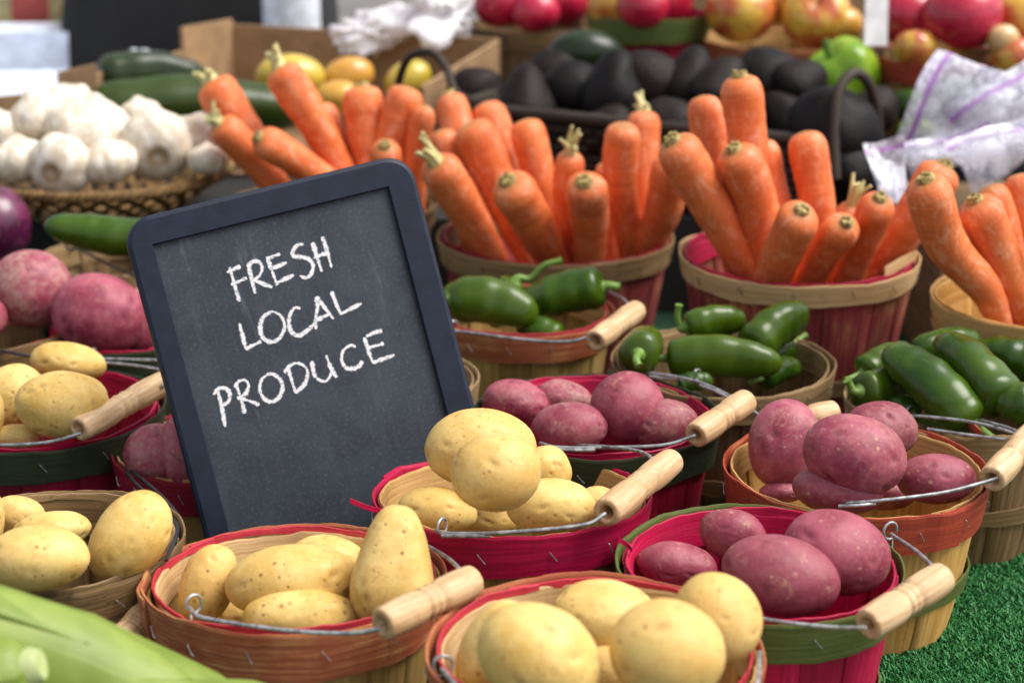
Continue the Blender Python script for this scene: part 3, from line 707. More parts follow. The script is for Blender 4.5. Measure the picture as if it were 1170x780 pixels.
carrot('C0', (466,99), (440,195), 50, .01, 'carrot leaning back with a bare crown beside the chalkboard corner', 'none')
carrot('C0', (484,120), (474,235), 34, -.01, 'thin carrot seen edge on at the end of the hidden dark basket', 'none')
carrot('C0', (440,166), (446,215), 44, -.07, 'carrot whose cut crown just clears the chalkboard top', 'cut')
carrot('C0', (365,120), (390,190), 42, .05, 'carrot hidden behind the tall one with the pale stalk', 'none')
carrot('C1', (497,184), (562,290), 54, -.08, 'carrot with a greenish white stalk slanting over the rim beside the chalkboard', 'long')
carrot('C1', (513,108), (532,180), 44, .05, 'carrot with a dark stubby crown at the rear of the reddish brown basket', 'cut')
carrot('C1', (536,140), (590,265), 54, -.02, 'long bare-topped carrot slanting down behind the stubby front one', 'none')
carrot('C1', (553,117), (585,235), 46, .05, 'bare-topped carrot standing farthest back in the reddish brown basket', 'none')
carrot('C1', (600,136), (622,270), 47, .01, 'straight bare-topped carrot in the middle of the reddish brown basket', 'none')
carrot('C1', (580,206), (625,285), 58, -.10, 'short thick carrot with an oval cut crown at the reddish brown basket rim', 'cut')
carrot('C1', (652,174), (655,275), 40, -.05, 'thin carrot with a long dry whitish stalk', 'long')
carrot('C1', (668,207), (674,290), 54, -.10, 'carrot facing forward with a round hollow crown', 'cut')
carrot('C1', (712,142), (716,275), 48, -.05, 'tall pale carrot with a knobbly bare top beside the pale-tufted one', 'none')
carrot('C1', (735,126), (738,200), 44, .03, 'carrot with a pale tuft behind the tall knobbly one', 'stalk')
carrot('C1', (769,180), (742,268), 52, -.06, 'carrot with a dark crown leaning out over the gap to the faded red basket', 'cut')
carrot('C1', (692,185), (700,270), 36, .0, 'narrow carrot half hidden behind the tall knobbly one', 'none')
carrot('C1', (503,148), (530,240), 40, .0, 'shaded carrot behind the one with the greenish stalk', 'none')
carrot('C2', (802,109), (822,220), 47, .04, 'smooth bare-topped carrot rising behind the thick leaning one in the faded red basket', 'none')
carrot('C2', (845,86), (862,230), 54, .0, 'tallest carrot of the faded red basket, tan crown on top', 'cut')
carrot('C2', (768,160), (853,305), 60, -.05, 'thick carrot leaning out at the edge of the faded red basket', 'cut')
carrot('C2', (838,170), (875,290), 60, -.05, 'thick carrot with a broad ringed crown in front of the tallest one', 'cut')
carrot('C2', (868,160), (900,270), 46, .03, 'carrot mostly hidden behind the tallest one', 'none')
carrot('C2', (919,150), (938,265), 50, .02, 'lone upright carrot standing clear against the dark basket', 'none')
carrot('C2', (916,240), (882,318), 56, -.10, 'short carrot with a white fresh-cut crown at the faded red basket rim', 'cut')
carrot('C2', (967,254), (928,320), 50, -.09, 'short carrot with a reddish ringed crown leaning at the pale hoop', 'cut')
carrot('C2', (1006,226), (972,312), 50, -.07, 'carrot with a ringed tan crown beside the pale-stalked one', 'cut')
carrot('C2', (975,232), (962,300), 42, -.02, 'carrot with a stiff white stalk in the faded red basket', 'long')
carrot('C2', (1080,188), (1005,312), 56, -.02, 'long carrot leaning away towards the plastic bags', 'cut')
carrot('C3', (1057,204), (1140,370), 62, -.07, 'thick pale carrot hanging over the rim of the yellowish tan basket', 'cut')
carrot('C3', (1114,228), (1170,360), 56, -.04, 'carrot with dark growth rings in the yellowish tan basket', 'cut')
carrot('C3', (1130,212), (1170,320), 46, .02, 'bare-topped carrot behind the ringed one in the yellowish tan basket', 'none')
carrot('C3', (1166,198), (1178,320), 48, .03, 'carrot cut off by the picture edge above the yellowish tan basket', 'none')
carrot('C3', (1190,240), (1200,350), 54, -.03, 'carrot standing outermost in the yellowish tan basket', 'cut')

# ------------------------------------------------------------------ chalkboard
def board():
    ro, ya, ln = math.radians(15.15), math.radians(13.5), math.radians(3)
    X = CR*math.cos(ro)+CU*math.sin(ro); Y = -CR*math.sin(ro)+CU*math.cos(ro)
    X = X*math.cos(ya)+CF*math.sin(ya); N0 = np.cross(X, Y); Y = Y*math.cos(ln)+N0*math.sin(ln); N = np.cross(X, Y)
    d0 = 1.442; TL = at_d(138, 253.4, d0)
    def hit(px, py, o=TL):
        r = ray(px, py); t = ((o-CC)@N)/(r@N); return CC+r*t
    def loc(px, py):
        p = hit(px, py)-TL; return p@X, p@Y
    W = loc(466.4, 168.4)[0]
    ltl, ltr, lbr, lbl = loc(183.7,280), loc(446,211.5), loc(508,474.5), loc(251,598)
    fl, fr, ft = (ltl[0]+lbl[0])/2, W-(ltr[0]+lbr[0])/2, -(ltl[1]+ltr[1])/2
    Hh = 0.322; T = .016
    m = Matrix((X, Y, N)).transposed().to_4x4(); m.translation = Vector(TL)
    root = empty('chalkboard', TL, 'black-framed chalkboard with white chalk writing, tilted among the baskets', 'chalkboard'); root.matrix_world = m
    # frame: rounded outer outline, rectangular opening
    t = NT('dark_painted_frame'); v = t.coord()
    g = t.noise(t.mapping(v, (60, 60, 60)), 1, 5, .65); st = t.noise(t.mapping(v, (30, 600, 30)), 1, 3)
    c = t.mix(t.ramp(g, .3, .7), (.004,.008,.020), (.008,.014,.033)); c = t.mix(t.ramp(t.noise(v, 55, 6, .75), .70, .76, 0, .4), c, (.13,.14,.17))
    t.bump(st, .2, .0006); fm = t.set(Base_Color=c, Roughness=.5, Specular_IOR_Level=.34)
    R = .023; n = 10
    def rr(x0, y0, x1, y1, r, k=n):
        pts = []
        for cx, cy, a0 in ((x1-r, y1-r, 0), (x0+r, y1-r, 90), (x0+r, y0+r, 180), (x1-r, y0+r, 270)):
            for i in range(k+1): a = math.radians(a0+90*i/k); pts.append((cx+r*math.cos(a), cy+r*math.sin(a)))
        return np.array(pts)
    b = .003
    def ringz(x0, y0, x1, y1, r, z): p = rr(x0, y0, x1, y1, r); return np.c_[p, np.full(len(p), z)]
    fb = ft*.9
    O = (0, -Hh, W, 0); I = (fl, -Hh+fb, W-fr, -ft)
    sh = lambda q, e: (q[0]+e, q[1]+e, q[2]-e, q[3]-e)
    prof = [ringz(*sh(I, 0), .0006, -T*.8), ringz(*sh(I, 0), .0006, -.0012), ringz(*sh(I, -.0010), .0012, 0), ringz(*sh(O, b*1.2), R-b, 0), ringz(*sh(O, b*.35), R-b*.3, -b*.35), ringz(*O, R, -b*1.2), ringz(*O, R, -T+b), ringz(*sh(O, b), R-b, -T), ringz(*sh(I, 0), .0006, -T)]
    mb = MB(); mb.grid(np.stack(prof), None, closed_v=True); mb.build('board_frame', fm, root, smooth=False)
    # prop legs down to the turf
    for xl in (.05, W-.05):
        p0 = TL+X*xl-Y*(Hh-.004)-N*T*.5; p1 = np.array([p0[0], p0[1]+.004, 0.0]); mb = MB()
        mb.tube([(np.array([(q-TL)@X, (q-TL)@Y, (q-TL)@N])) for q in (p0, p1)], .006, 10); mb.build('prop_leg', fm, root)
    # slate
    t = NT('slate_panel'); v = t.coord()
    st = t.noise(t.mapping(v, (170, 7, 1)), 1, 5, .65, .5); cl = t.noise(v, 14, 5, .65, .4); fn = t.noise(v, 420, 3)
    c = t.mix(t.ramp(cl, .3, .72), (.019,.025,.036), (.037,.047,.063))
    c = t.mix(t.ramp(st, .5, .85, 0, .3), c, (.085,.095,.115)); c = t.mix(t.ramp(fn, .5, .8, 0, .5), c, (.10,.105,.12))
    c = t.mix(t.ramp(t.noise(t.mapping(v, (110, 26, 1)), 1, 6, .78), .68, .77, 0, .45), c, (.24,.27,.30))
    c = t.mix(t.ramp(t.noise(t.mapping(v, (34, 7, 1)), 1, 6, .7, .4), .60, .76, 0, .5), c, (.15,.17,.195))
    c = t.mix(t.ramp(t.noise(v, 150, 4, .7), .73, .77, 0, .7), c, (.32,.34,.36))
    t.bump(st, .12, .0005); sm = t.set(Base_Color=c, Roughness=.62, Specular_IOR_Level=.35)
    mb = MB(); z = -.0045; e = .002
    mb.add([(I[0]-e,I[1]-e,z),(I[2]+e,I[1]-e,z),(I[2]+e,I[3]+e,z),(I[0]-e,I[3]+e,z)], [(0,1,2,3)], [(0,0),(1,0),(1,1),(0,1)])
    mb.add([(I[0]-e,I[1]-e,z-.006),(I[2]+e,I[1]-e,z-.006),(I[2]+e,I[3]+e,z-.006),(I[0]-e,I[3]+e,z-.006)], [(3,2,1,0)], [(0,0)]*4)
    mb.build('slate_panel', sm, root, smooth=False)
    # chalk
    t = NT('white_chalk'); v = t.coord()
    a1 = t.noise(v, 620, 4, .75); a2 = t.noise(t.mapping(v, (260, 900, 1)), 1, 3)
    edge = t.attr('edge')
    dens = t.math('SUBTRACT', t.math('ADD', t.math('MULTIPLY', a1, .6), t.math('MULTIPLY', a2, .4)), t.math('MULTIPLY', edge, .20))
    al = t.ramp(dens, .37, .50, .25, .97)
    cm = t.set(Base_Color=(.74,.74,.77), Roughness=.95, Alpha=al, Specular_IOR_Level=.1)
    k = 5.318; z1 = lambda *p: [(240+x/k, 260+y/k) for x, y in p]; z2 = lambda *p: [(240+x/k, 370+y/k) for x, y in p]
    E_ = lambda f, *p: f(*p)
    letters = [
     [z1((118,240),(148,345),(178,448)), z1((102,272),(185,235)), z1((128,348),(222,305))],
     [z1((232,222),(252,310),(275,400)), z1((225,238),(262,206),(300,212),(316,245),(300,290),(258,325)), z1((260,316),(318,340),(378,362))],
     [z1((350,190),(380,275),(408,350)), z1((342,190),(425,160)), z1((375,250),(465,212)), z1((405,336),(508,288))],
     [z1((566,102),(532,107),(502,145),(510,174),(560,180),(605,195),(626,235),(612,285),(580,305),(545,292))],
     [z1((622,90),(650,180),(678,268)), z1((682,55),(712,150),(738,242)), z1((630,186),(715,150))],
     [z2((178,-5),(198,75),(218,155)), z2((214,152),(310,106))],
     [z1((368,512),(322,545),(304,610),(325,672),(380,694),(430,660),(453,595),(428,535),(385,512),(360,514))],
     [z1((548,490),(512,488),(484,535),(480,595),(505,645),(550,652),(605,612),(640,578))],
     [z1((645,420),(652,480),(642,550),(643,618)), z1((645,420),(695,485),(750,555)), z1((632,568),(732,522))],
     [z1((738,388),(765,460),(796,528)), z1((790,526),(920,460))],
     [z2((40,388),(68,490),(92,625)), z2((20,430),(48,396),(92,390),(120,425),(108,475),(60,495))],
     [z2((158,370),(190,460),(210,545)), z2((150,386),(172,350),(214,342),(234,375),(214,425),(166,456)), z2((190,450),(300,490))],
     [z2((352,305),(312,340),(302,400),(325,450),(370,472),(415,450),(440,395),(428,340),(385,306),(345,305))],
     [z2((470,258),(495,340),(520,420)), z2((452,297),(482,256),(530,238),(580,262),(592,312),(570,370),(518,418))],
     [z2((618,225),(628,290),(650,332),(700,348),(732,310),(742,262)), z2((705,190),(735,270),(770,325))],
     [z2((885,138),(850,130),(808,165),(800,220),(825,265),(870,272),(905,255),(925,225))],
     [z2((936,82),(962,165),(990,238)), z2((948,76),(1000,52),(1045,42)), z2((960,146),(1055,118)), z2((986,236),(1120,188))]]
    mi = np.array(m.inverted())
    off = TL-N*.0045
    for li, strokes in enumerate(letters):
        rs = np.random.RandomState(li+3); mb = MB(); edges = []
        for si, st_ in enumerate(strokes):
            P = np.array([(lambda h: ((h-TL)@X, (h-TL)@Y))(hit(px, py, off)) for px, py in st_])
            Q = spline(np.c_[P, np.zeros(len(P))], 7 if len(P) > 2 else 14)[:, :2]
            T_ = np.gradient(Q, axis=0); T_ /= np.linalg.norm(T_, axis=1)[:,None]; Nn = np.c_[-T_[:,1], T_[:,0]]
            nn = len(Q); w = .00150*(1+.22*np.sin(np.linspace(0, 5, nn)+rs.rand()*6)+.16*rs.randn(nn)); w[0] *= .75; w[-1] *= .8
            zz = -.0045+.0004+.00005*si
            cols = []; 
            for f, e_ in ((-1.15,1.0),(-.55,0),(0,0),(.55,0),(1.15,1.0)):
                q = Q+Nn*(w*f)[:,None]; cols.append(np.c_[q, np.full(nn, zz)]); edges.append((nn, e_))
            G = np.stack(cols, 1); mb.grid(G)
        o = mb.build('chalk_letter', cm, root, smooth=False)
        ev = []
        for st_i in range(len(strokes)):
            nn = edges[st_i*5][0]; ev += [1.0,0,0,0,1.0]*nn
        at = o.data.attributes.new('edge', 'FLOAT', 'POINT'); at.data.foreach_set('value', np.array(ev, np.float32))
board()

# ------------------------------------------------------------------ garlic in a woven bowl
GY = 2.2
gc = at_y(115, 192, GY); GR = 145*m_per_px(gc)
def wicker_bowl():
    root = empty('woven_bowl', (gc[0], gc[1], .12), 'shallow brown wicker bowl with an open lattice, full of white garlic', 'basket')
    H = gc[2]-.12+.0; Rt, Rb = GR, GR*.5
    rad = lambda t: Rb+(Rt-Rb)*t**.75
    for sgn, dr in ((1, 0), (-1, .0035)):
        mb = MB(); n = 30
        for k in range(n):
            P = []; U = []
            for i in range(13):
                t = i/12; r = rad(t)+dr+.0016*math.sin(i*1.6+k*PI)*sgn; row = []; ur = []
                for w_ in (-1, 1):
                    a = 2*PI*k/n+sgn*t*.62+w_*.050
                    row.append((r*math.cos(a), r*math.sin(a), .004+t*H*.93)); ur.append((t*.15+k*.31, w_*.006+k*.1))
                P.append(row); U.append(ur)
            mb.grid(np.array(P), np.array(U))
        mb.build('wicker_lattice', M['wicker'], root, smooth=False)
    mb = MB()
    for s in range(3):
        th = np.linspace(0, 2*PI, 220)
        r = Rt+.002+.003*np.cos(th*34+s*2.1); z = H+.004*np.sin(th*34+s*2.1)
        mb.tube(np.c_[r*np.cos(th), r*np.sin(th), z], .0033, 6)
    mb.build('braided_rim', M['wicker'], root)
    mb = MB(); th = np.linspace(0, 2*PI, 48, endpoint=False)
    mb.add(np.c_[Rb*np.cos(th), Rb*np.sin(th), np.full(48, .004)], [tuple(range(48))], np.c_[Rb*np.cos(th), Rb*np.sin(th)]); mb.build('bowl_floor', M['wicker'], root, smooth=False)
wicker_bowl()
def garlic(px, py, dia, dy, roll, tilt, label, root_view=False):
    c = at_y(px, py, GY+dy); R = dia*1.1/2*m_per_px(c); SEED[0] += 1; rs = np.random.RandomState(SEED[0])
    V, F = ico(5); D = V.copy(); lat = D[:,1]; az = np.arctan2(D[:,2], D[:,0])
    r = 1+.055*np.abs(np.sin(az*4+rs.rand()*6))*(1-lat**2)+wob(D, rs, 3, .02)
    r *= 1-.18*np.clip(lat, 0, 1)**2
    neck = np.exp(-((1-lat)/.05)); r += .26*neck
    r -= .16*np.exp(-((1+lat)/.03))
    V = D*r[:,None]; V[:,1] *= .84
    eye = np.exp(-(((1+lat)-.03)/.035)**2)*1.0+ .35*np.exp(-((1-lat)/.02))
    o = mesh_np('garlic_bulb', V*R, F, M['garlic'], None, eye)
    o.matrix_world = cam_matrix(c, roll, 0, tilt)
    tag(o, label, 'garlic', 'garlic bulbs in the wicker bowl')
for a in [(45,133,66,-.02,20,20,'garlic bulb lying farthest back against the cardboard corner'),
          (84,122,58,.03,-30,10,'garlic bulb with a smooth round side topping the pile'),
          (103,146,86,-.04,-15,25,'biggest garlic bulb in the middle of the pile, papery neck up'),
          (160,131,44,.06,10,0,'small smooth garlic bulb behind the brown-rooted one'),
          (178,166,74,-.06,25,-55,'garlic bulb showing its brown root end near the bowl rim'),
          (222,160,66,-.01,-20,10,'garlic bulb with plump cloves nearest the carrots'),
          (70,188,66,-.11,-25,-62,'garlic bulb facing forward with a ringed root plate'),
          (124,184,60,-.10,12,20,'garlic bulb wedged between the two that show their roots'),
          (22,182,60,-.09,5,15,'garlic bulb with a tapering neck beside the ringed root plate one'),
          (0,150,56,-.03,15,10,'garlic bulb cut off by the picture edge'),
          (236,182,40,-.08,0,0,'garlic clove end peeping over the tip of the bowl rim')]:
    garlic(*a)

# ------------------------------------------------------------------ other produce and props behind
def fruit(name, cat, px, py, w, h, y, mat, label, roll=0, group=None, sub=4, **kw):
    c = at_y(px, py, y); s = m_per_px(c)
    return blob(name, c, w*s, h*s, roll, M[mat], label, cat, group, sub=sub, eyes=0, **kw)
fruit('red_cabbage', 'cabbage', -8, 258, 84, 92, 2.0, 'cabbage', 'dark purple red cabbage at the picture edge below the garlic bowl', lump=.03)
ZY = 2.42
for st, tp, dia, dy, lab in [((112,86),(232,92),44,.04,'shorter dark green zucchini lying on top behind the garlic'), ((100,124),(345,128),58,-.03,'long dark green zucchini between the garlic and the cardboard box')]:
    a, b = at_y(*st, ZY+dy), at_y(*tp, ZY+dy+.06); R = dia/2*m_per_px(a); SEED[0] += 1
    o, c, q = tapered('zucchini', [a, (a+b)/2+np.array([0,0,.012]), b], R, [(0,.1),(.01,.4),(.03,.66),(.07,.86),(.14,.97),(.3,1),(.7,1),(.9,.9),(.96,.72),(.99,.4),(1,.1)], M['zuc'], 5, SEED[0])
    tag(o, lab, 'zucchini', 'zucchini behind the garlic'); mb = MB(); mb.tube([b-c, b-c+np.array([.02,0,.004])], [R*.4,R*.3], 8); mb.build('zucchini_stem', M['pstem'], o)
# cardboard tray
def cardboard():
    root = empty('cardboard_box', (-.3, 2.55, .12), 'open brown cardboard box holding yellow mangoes behind the carrots', 'box')
    P = [(-.575,2.40),(-.42,2.75),(-.02,2.64),(-.12,2.42)]; o = np.array([-.3,2.55,.12])
    def wall(a, b, h0, h1, nm):
        a = np.array([*a,.12])-o; b = np.array([*b,.12])-o; d = b-a; n = np.cross(d, [0,0,1]); n /= np.linalg.norm(n); mb = MB()
        V = []
        for q, h in ((a, h0), (b, h1)):
            for s in (-.003, .003): V += [q+n*s, q+n*s+np.array([0,0,h])]
        mb.add(V, [(0,1,3,2),(4,6,7,5),(0,4,5,1),(2,3,7,6),(1,5,7,3),(0,2,6,4)]); mb.build(nm, M['card'], root, smooth=False)
    wall(P[0], (-.475,2.626), .135, .135, 'side_panel'); wall((-.474,2.629), P[1], .168, .163, 'side_panel'); wall((P[1][0]+.004,P[1][1]), P[2], .155, .15, 'back_panel')
    wall((P[2][0],P[2][1]-.004), P[3], .15, .12, 'side_panel')
    mb = MB(); mb.add([np.array([*p,.124])-o for p in P], [(0,1,2,3)][::-1]); mb.build('box_floor', M['card'], root, smooth=False)
    wall((-.595,2.385), (-.545,2.392), .145, .155, 'corner_flap'); wall((-.69,2.365), (-.598,2.385), .115, .12, 'corner_flap')
cardboard()
fruit('mango', 'mango', 332, 88, 80, 52, 2.52, 'mango', 'large yellow-green mango in the cardboard box', lump=.02, group='mangoes in the cardboard box')
fruit('mango', 'mango', 397, 88, 62, 44, 2.56, 'omango', 'orange-brown mango in the cardboard box behind the carrots', lump=.02, group='mangoes in the cardboard box', roll=15)
fruit('mango', 'mango', 388, 112, 60, 40, 2.48, 'omango', 'bright orange mango low in the cardboard box', lump=.02, group='mangoes in the cardboard box')
fruit('mango', 'mango', 466, 92, 58, 44, 2.55, 'mango', 'yellow mango behind the thin loop handle', lump=.02, group='mangoes in the cardboard box', roll=30)

# avocados in a long dark basket
LBY, LBR = 2.33, math.radians(-27)
def long_basket():
    y0, y1 = 2.21, 2.45; cx = at_y(775, 130, 2.33)[0]; hw = .255; z0, z1 = .12, .222
    root = empty('wicker_basket', (cx, LBY, z0), 'long blackish wicker basket with loop handles, heaped with avocados', 'basket')
    root.rotation_euler[2] = LBR
    mb = MB(); H = z1-z0
    n = 72; per = []
    r = .05
    for cx_, cy_, a0 in ((hw-r, .12-r, 0), (-hw+r, .12-r, 90), (-hw+r, -.12+r, 180), (hw-r, -.12+r, 270)):
        for i in range(7): a = math.radians(a0+90*i/6); per.append((cx_+r*math.cos(a), cy_+r*math.sin(a)))
    per = np.array(per+[per[0]]); L = np.r_[0, np.cumsum(np.linalg.norm(np.diff(per, axis=0), axis=1))]
    s = np.linspace(0, L[-1], 161)[:-1]; X = np.interp(s, L, per[:,0]); Y = np.interp(s, L, per[:,1])
    rows = 9
    for k in range(rows):
        z = .006+H*(k+.5)/rows; f = .9+.1*k/rows
        wv = .0022*np.where((np.arange(160)//2+k) % 2 == 0, 1, -1)
        nx, ny = X/np.hypot(X, Y), Y/np.hypot(X, Y)
        pts = np.c_[X*f+nx*wv, Y*f+ny*wv, np.full(160, z)]; mb.tube(np.vstack([pts, pts[:1]]), .0056, 6, caps=False)
    mb.build('wicker_weave', M['dkwicker'], root)
    mb = MB(); pts = np.c_[X*1.01, Y*1.01, np.full(160, H+.006)]; mb.tube(np.vstack([pts, pts[:1]]), .0085, 8, caps=False); mb.build('basket_rim', M['dkwicker'], root)
    mb = MB(); mb.add(np.c_[X*.9, Y*.9, np.full(160, .006)], [tuple(range(160))]); mb.build('basket_floor', M['dkwicker'], root, smooth=False)
    return root
lb = long_basket(); lo = np.array(lb.location); LBM = np.array(lb.rotation_euler.to_matrix().inverted())
def hoop_handle(pxs, y0, y1, r, mat, n=10):
    q = [LBM @ (at_y(p[0], p[1], y0+(y1-y0)*i/(len(pxs)-1))-lo) for i, p in enumerate(pxs)]
    mb = MB(); mb.tube(spline(q, n), r, 8); mb.build('loop_handle', M[mat], lb)
hoop_handle([(955,205),(953,150),(958,105),(975,84),(992,95),(1002,130),(1004,160)], 2.08, 2.20, .0065, 'dkwicker')
hoop_handle([(545,118),(520,105),(510,78),(492,60),(468,66),(456,92),(454,120)], 2.26, 2.40, .0055, 'dkwicker')
for i, (x, y, w, h, dy, lab) in enumerate([
    (545,108,58,62,-.02,'black avocado at the end of the heap beside the thin loop handle'), (600,116,70,80,-.07,'pear-shaped black avocado standing behind the bare-topped carrots'),
    (655,106,66,70,-.02,'black avocado in the second place along the heap from the loop handle'), (702,104,70,92,-.04,'bluish black avocado with a small brown stem scar'),
    (746,96,66,76,.0,'black avocado between the bluish one and the carrots of the faded red basket'), (788,96,62,78,.02,'brownish black avocado beside the smooth bare-topped carrot'),
    (690,152,64,54,-.10,'black avocado lying low in front of the bluish one'), (640,150,60,50,-.10,'black avocado lying low behind the straight bare-topped carrot'),
    (870,90,76,66,.05,'round black avocado behind the tallest carrot'), (822,100,60,70,-.02,'black avocado between the two tallest carrots of the faded red basket'),
    (948,150,92,100,-.08,'biggest blackish avocado inside the brown loop handle'), (1003,125,50,50,.02,'black avocado at the corner of the long dark basket'),
    (905,150,60,90,.0,'dark avocado half hidden behind the lone upright carrot'), (575,150,60,56,-.10,'black avocado lying low behind the carrot with no crown'),
    (760,145,70,60,-.10,'black avocado low behind the dark-crowned leaning carrot'), (885,208,64,60,-.09,'black avocado low beside the base of the lone upright carrot'), (600,168,60,50,-.1,'black avocado low in front of the pear-shaped one'), (735,190,60,54,-.11,'black avocado lowest between the two big carrot baskets'), (838,140,66,70,.0,'black avocado right behind the shoulder of the tallest carrot'), (915,100,64,62,.04,'black avocado at the rear rim beside the bright bell pepper'), (632,84,64,50,.06,'black avocado at the rear rim towards the melon'), (975,200,70,70,-.1,'black avocado low in the long basket under the biggest one')]):
    xw = at_y(x, y, LBY)[0]; yw = LBY+(xw-lo[0])*math.tan(LBR)+dy
    o = fruit('avocado', 'avocado', x, y, w*1.12, h*1.1, yw, 'avo', lab, group='avocados in the long dark basket', lump=.10, pear=[.12,.28,.05,.22][i % 4], roll=(i*67 % 140)-70)
fruit('watermelon', 'melon', 668, 62, 90, 56, 2.5, 'zuc', 'dull dark green melon behind the avocado basket', lump=.02)

# back row
basket('R1', 742, 14, 140, .30, 'crimson basket with a green band and glossy red apples at the far back', 'darkcrimson', 'crimson', 'green', hoop=.034, staples=False, z0=.17, nst=12, group='fruit baskets in the back row', ypos=at_y(742,14,2.62))
for k, (px, py, w, lab, st, inn, out) in dict(R2=(605, 28, 136, 'brown slatted basket of bright red fruit behind the white bag', 'tan', 'brown', 'brown'),
      R3=(890, 44, 178, 'basket with a reddish hoop holding blushed yellow apples', 'olivewood', 'nat', 'orange'),
      R4=(1075, 62, 160, 'basket with a dark red hoop holding big red apples beside the white card', 'nat', 'brown', 'redorange'),
      R5=(1205, 70, 150, 'basket of blushed apples cut off by the picture edge', 'nat', 'nat', 'orange')).items():
    yy = dict(R2=2.75, R3=2.58, R4=2.44, R5=2.42)[k]
    cpos = at_y(px, py, yy); basket(k, px, py, w, cpos[2], lab, st, inn, out, hoop=.03, staples=False, z0=.17, nst=12, group='fruit baskets in the back row', ypos=cpos)
def apple(px, py, d, y, mat, label, roll=0, tilt=20):
    c = at_y(px, py, y); R = d/2*m_per_px(c); SEED[0] += 1; rs = np.random.RandomState(SEED[0])
    V, F = ico(4); D = V.copy(); lat = D[:,1]
    r = 1+wob(D, rs, 2, .025)-.22*np.exp(-((1-lat)/.07))-.16*np.exp(-((1+lat)/.06)); r *= 1+.05*lat
    V = D*r[:,None]; V[:,1] *= .92
    o = mesh_np('apple', V*R, F, M[mat]); o.matrix_world = cam_matrix(c, roll, 0, tilt); tag(o, label, 'apple', 'apples in the back row')
    mb = MB(); mb.tube(spline([(0,R*.66,0),(R*.03,R*.9,0),(R*.1,R*1.08,0)], 4), R*.035, 6); mb.build('apple_stem', M['twig'], o)
for a in [(752,2,84,2.60,'rapple','glossy red apple on top of the green-banded crimson basket',20,10), (706,6,70,2.6,'yapple','orange-red apple at the edge of the green-banded crimson basket'), (735,8,60,2.55,'rapple','red apple at the front of the green-banded crimson basket'),
    (576,2,74,2.72,'rapple','bright red fruit above the white bag in the slatted basket'), (640,2,70,2.72,'rapple','bright red fruit in the middle of the slatted basket'), (612,14,56,2.68,'rapple','bright red fruit low in the slatted basket'),
    (845,14,80,2.55,'yapple','yellow apple with a red blush at the near end of its basket',-20,30), (932,18,80,2.54,'yapple','yellow and red apple with its dark hollow facing forward',15,75), (892,2,74,2.6,'yapple','yellow apple behind two others in the reddish hooped basket',0,10), (962,30,50,2.53,'omango','small orange fruit beside the white card',0,10),
    (1100,20,92,2.40,'rapple','largest deep red apple with a bright highlight, beside the white card',10,15), (1040,20,80,2.46,'rapple','deep red apple half hidden by the white card',-10,10), (1046,56,50,2.38,'yapple','small yellow apple low in front of the big red one',0,0), (1075,54,54,2.40,'yapple','blushed apple low under the largest red one',0,0),
    (1168,22,74,2.44,'yapple','blushed apple at the picture edge behind the largest red one',0,10), (1160,66,56,2.36,'yapple','reddish yellow apple low at the picture edge',0,10)]:
    apple(*a)
fruit('onion', 'onion', 1146, 46, 38, 36, 2.36, 'onion', 'pale tan onion beside the largest red apple', lump=.02)
def bell(px, py, d, y, roll, tilt, label):
    q = at_y(px, py, y); R = d/2*m_per_px(q); V, F = ico(4); D = V.copy(); lat = D[:,1]; az = np.arctan2(D[:,2], D[:,0]); rs = np.random.RandomState(8)
    r = 1+.16*np.abs(np.cos(az*2+.4))*(1-lat**4)-.35*np.exp(-((1-lat)/.1))-.2*np.exp(-((1+lat)/.1))+wob(D, rs, 3, .05); r *= 1+.12*lat
    V = D*r[:,None]; V[:,1] *= 1.05
    o = mesh_np('bell_pepper', V*R, F, M['gpep']); o.matrix_world = cam_matrix(q, roll, 20, tilt); tag(o, label, 'pepper')
    mb = MB(); mb.tube(spline([(0,R*.6,0),(R*.05,R*1.0,0),(R*.25,R*1.3,0)], 5), R*.12, 8); mb.build('pepper_stem', M['pstem'], o)
bell(966, 88, 78, 2.42, 55, 30, 'bright light green bell pepper behind the biggest avocado')
for x, y, w, h, yy, ro, lab in [(1082,112,80,42,2.36,30,'dull green cucumber beneath the plastic bags'), (1046,152,50,36,2.28,10,'light green pepper beside the dark basket corner'), (1046,122,60,40,2.34,-20,'dark green pepper below the red hooped apple basket'), (1010,100,50,40,2.46,0,'green pepper tucked behind the bright light green one')]:
    fruit('green_vegetable', 'vegetable', x, y, w, h, yy, 'gpep' if 'light' in lab else 'pepper', lab, roll=ro, lump=.05, group='green vegetables by the plastic bags')
box_thing_later = [((.02,2.84,.12),(.62,2.98,.50),'card','brown cardboard carton rising behind the apple baskets','box')]
# white card
c = at_y(1001, 22, 2.36); s = m_per_px(c); mb = MB(); mb.box((-14*s,-.001,-30*s), (14*s,.001,34*s)); o = mb.build('price_card', M['white'], None, False); o.location = Vector(c); o.rotation_euler = (-.15,.03,.2); tag(o, 'plain white upright card between the apple baskets', 'card')

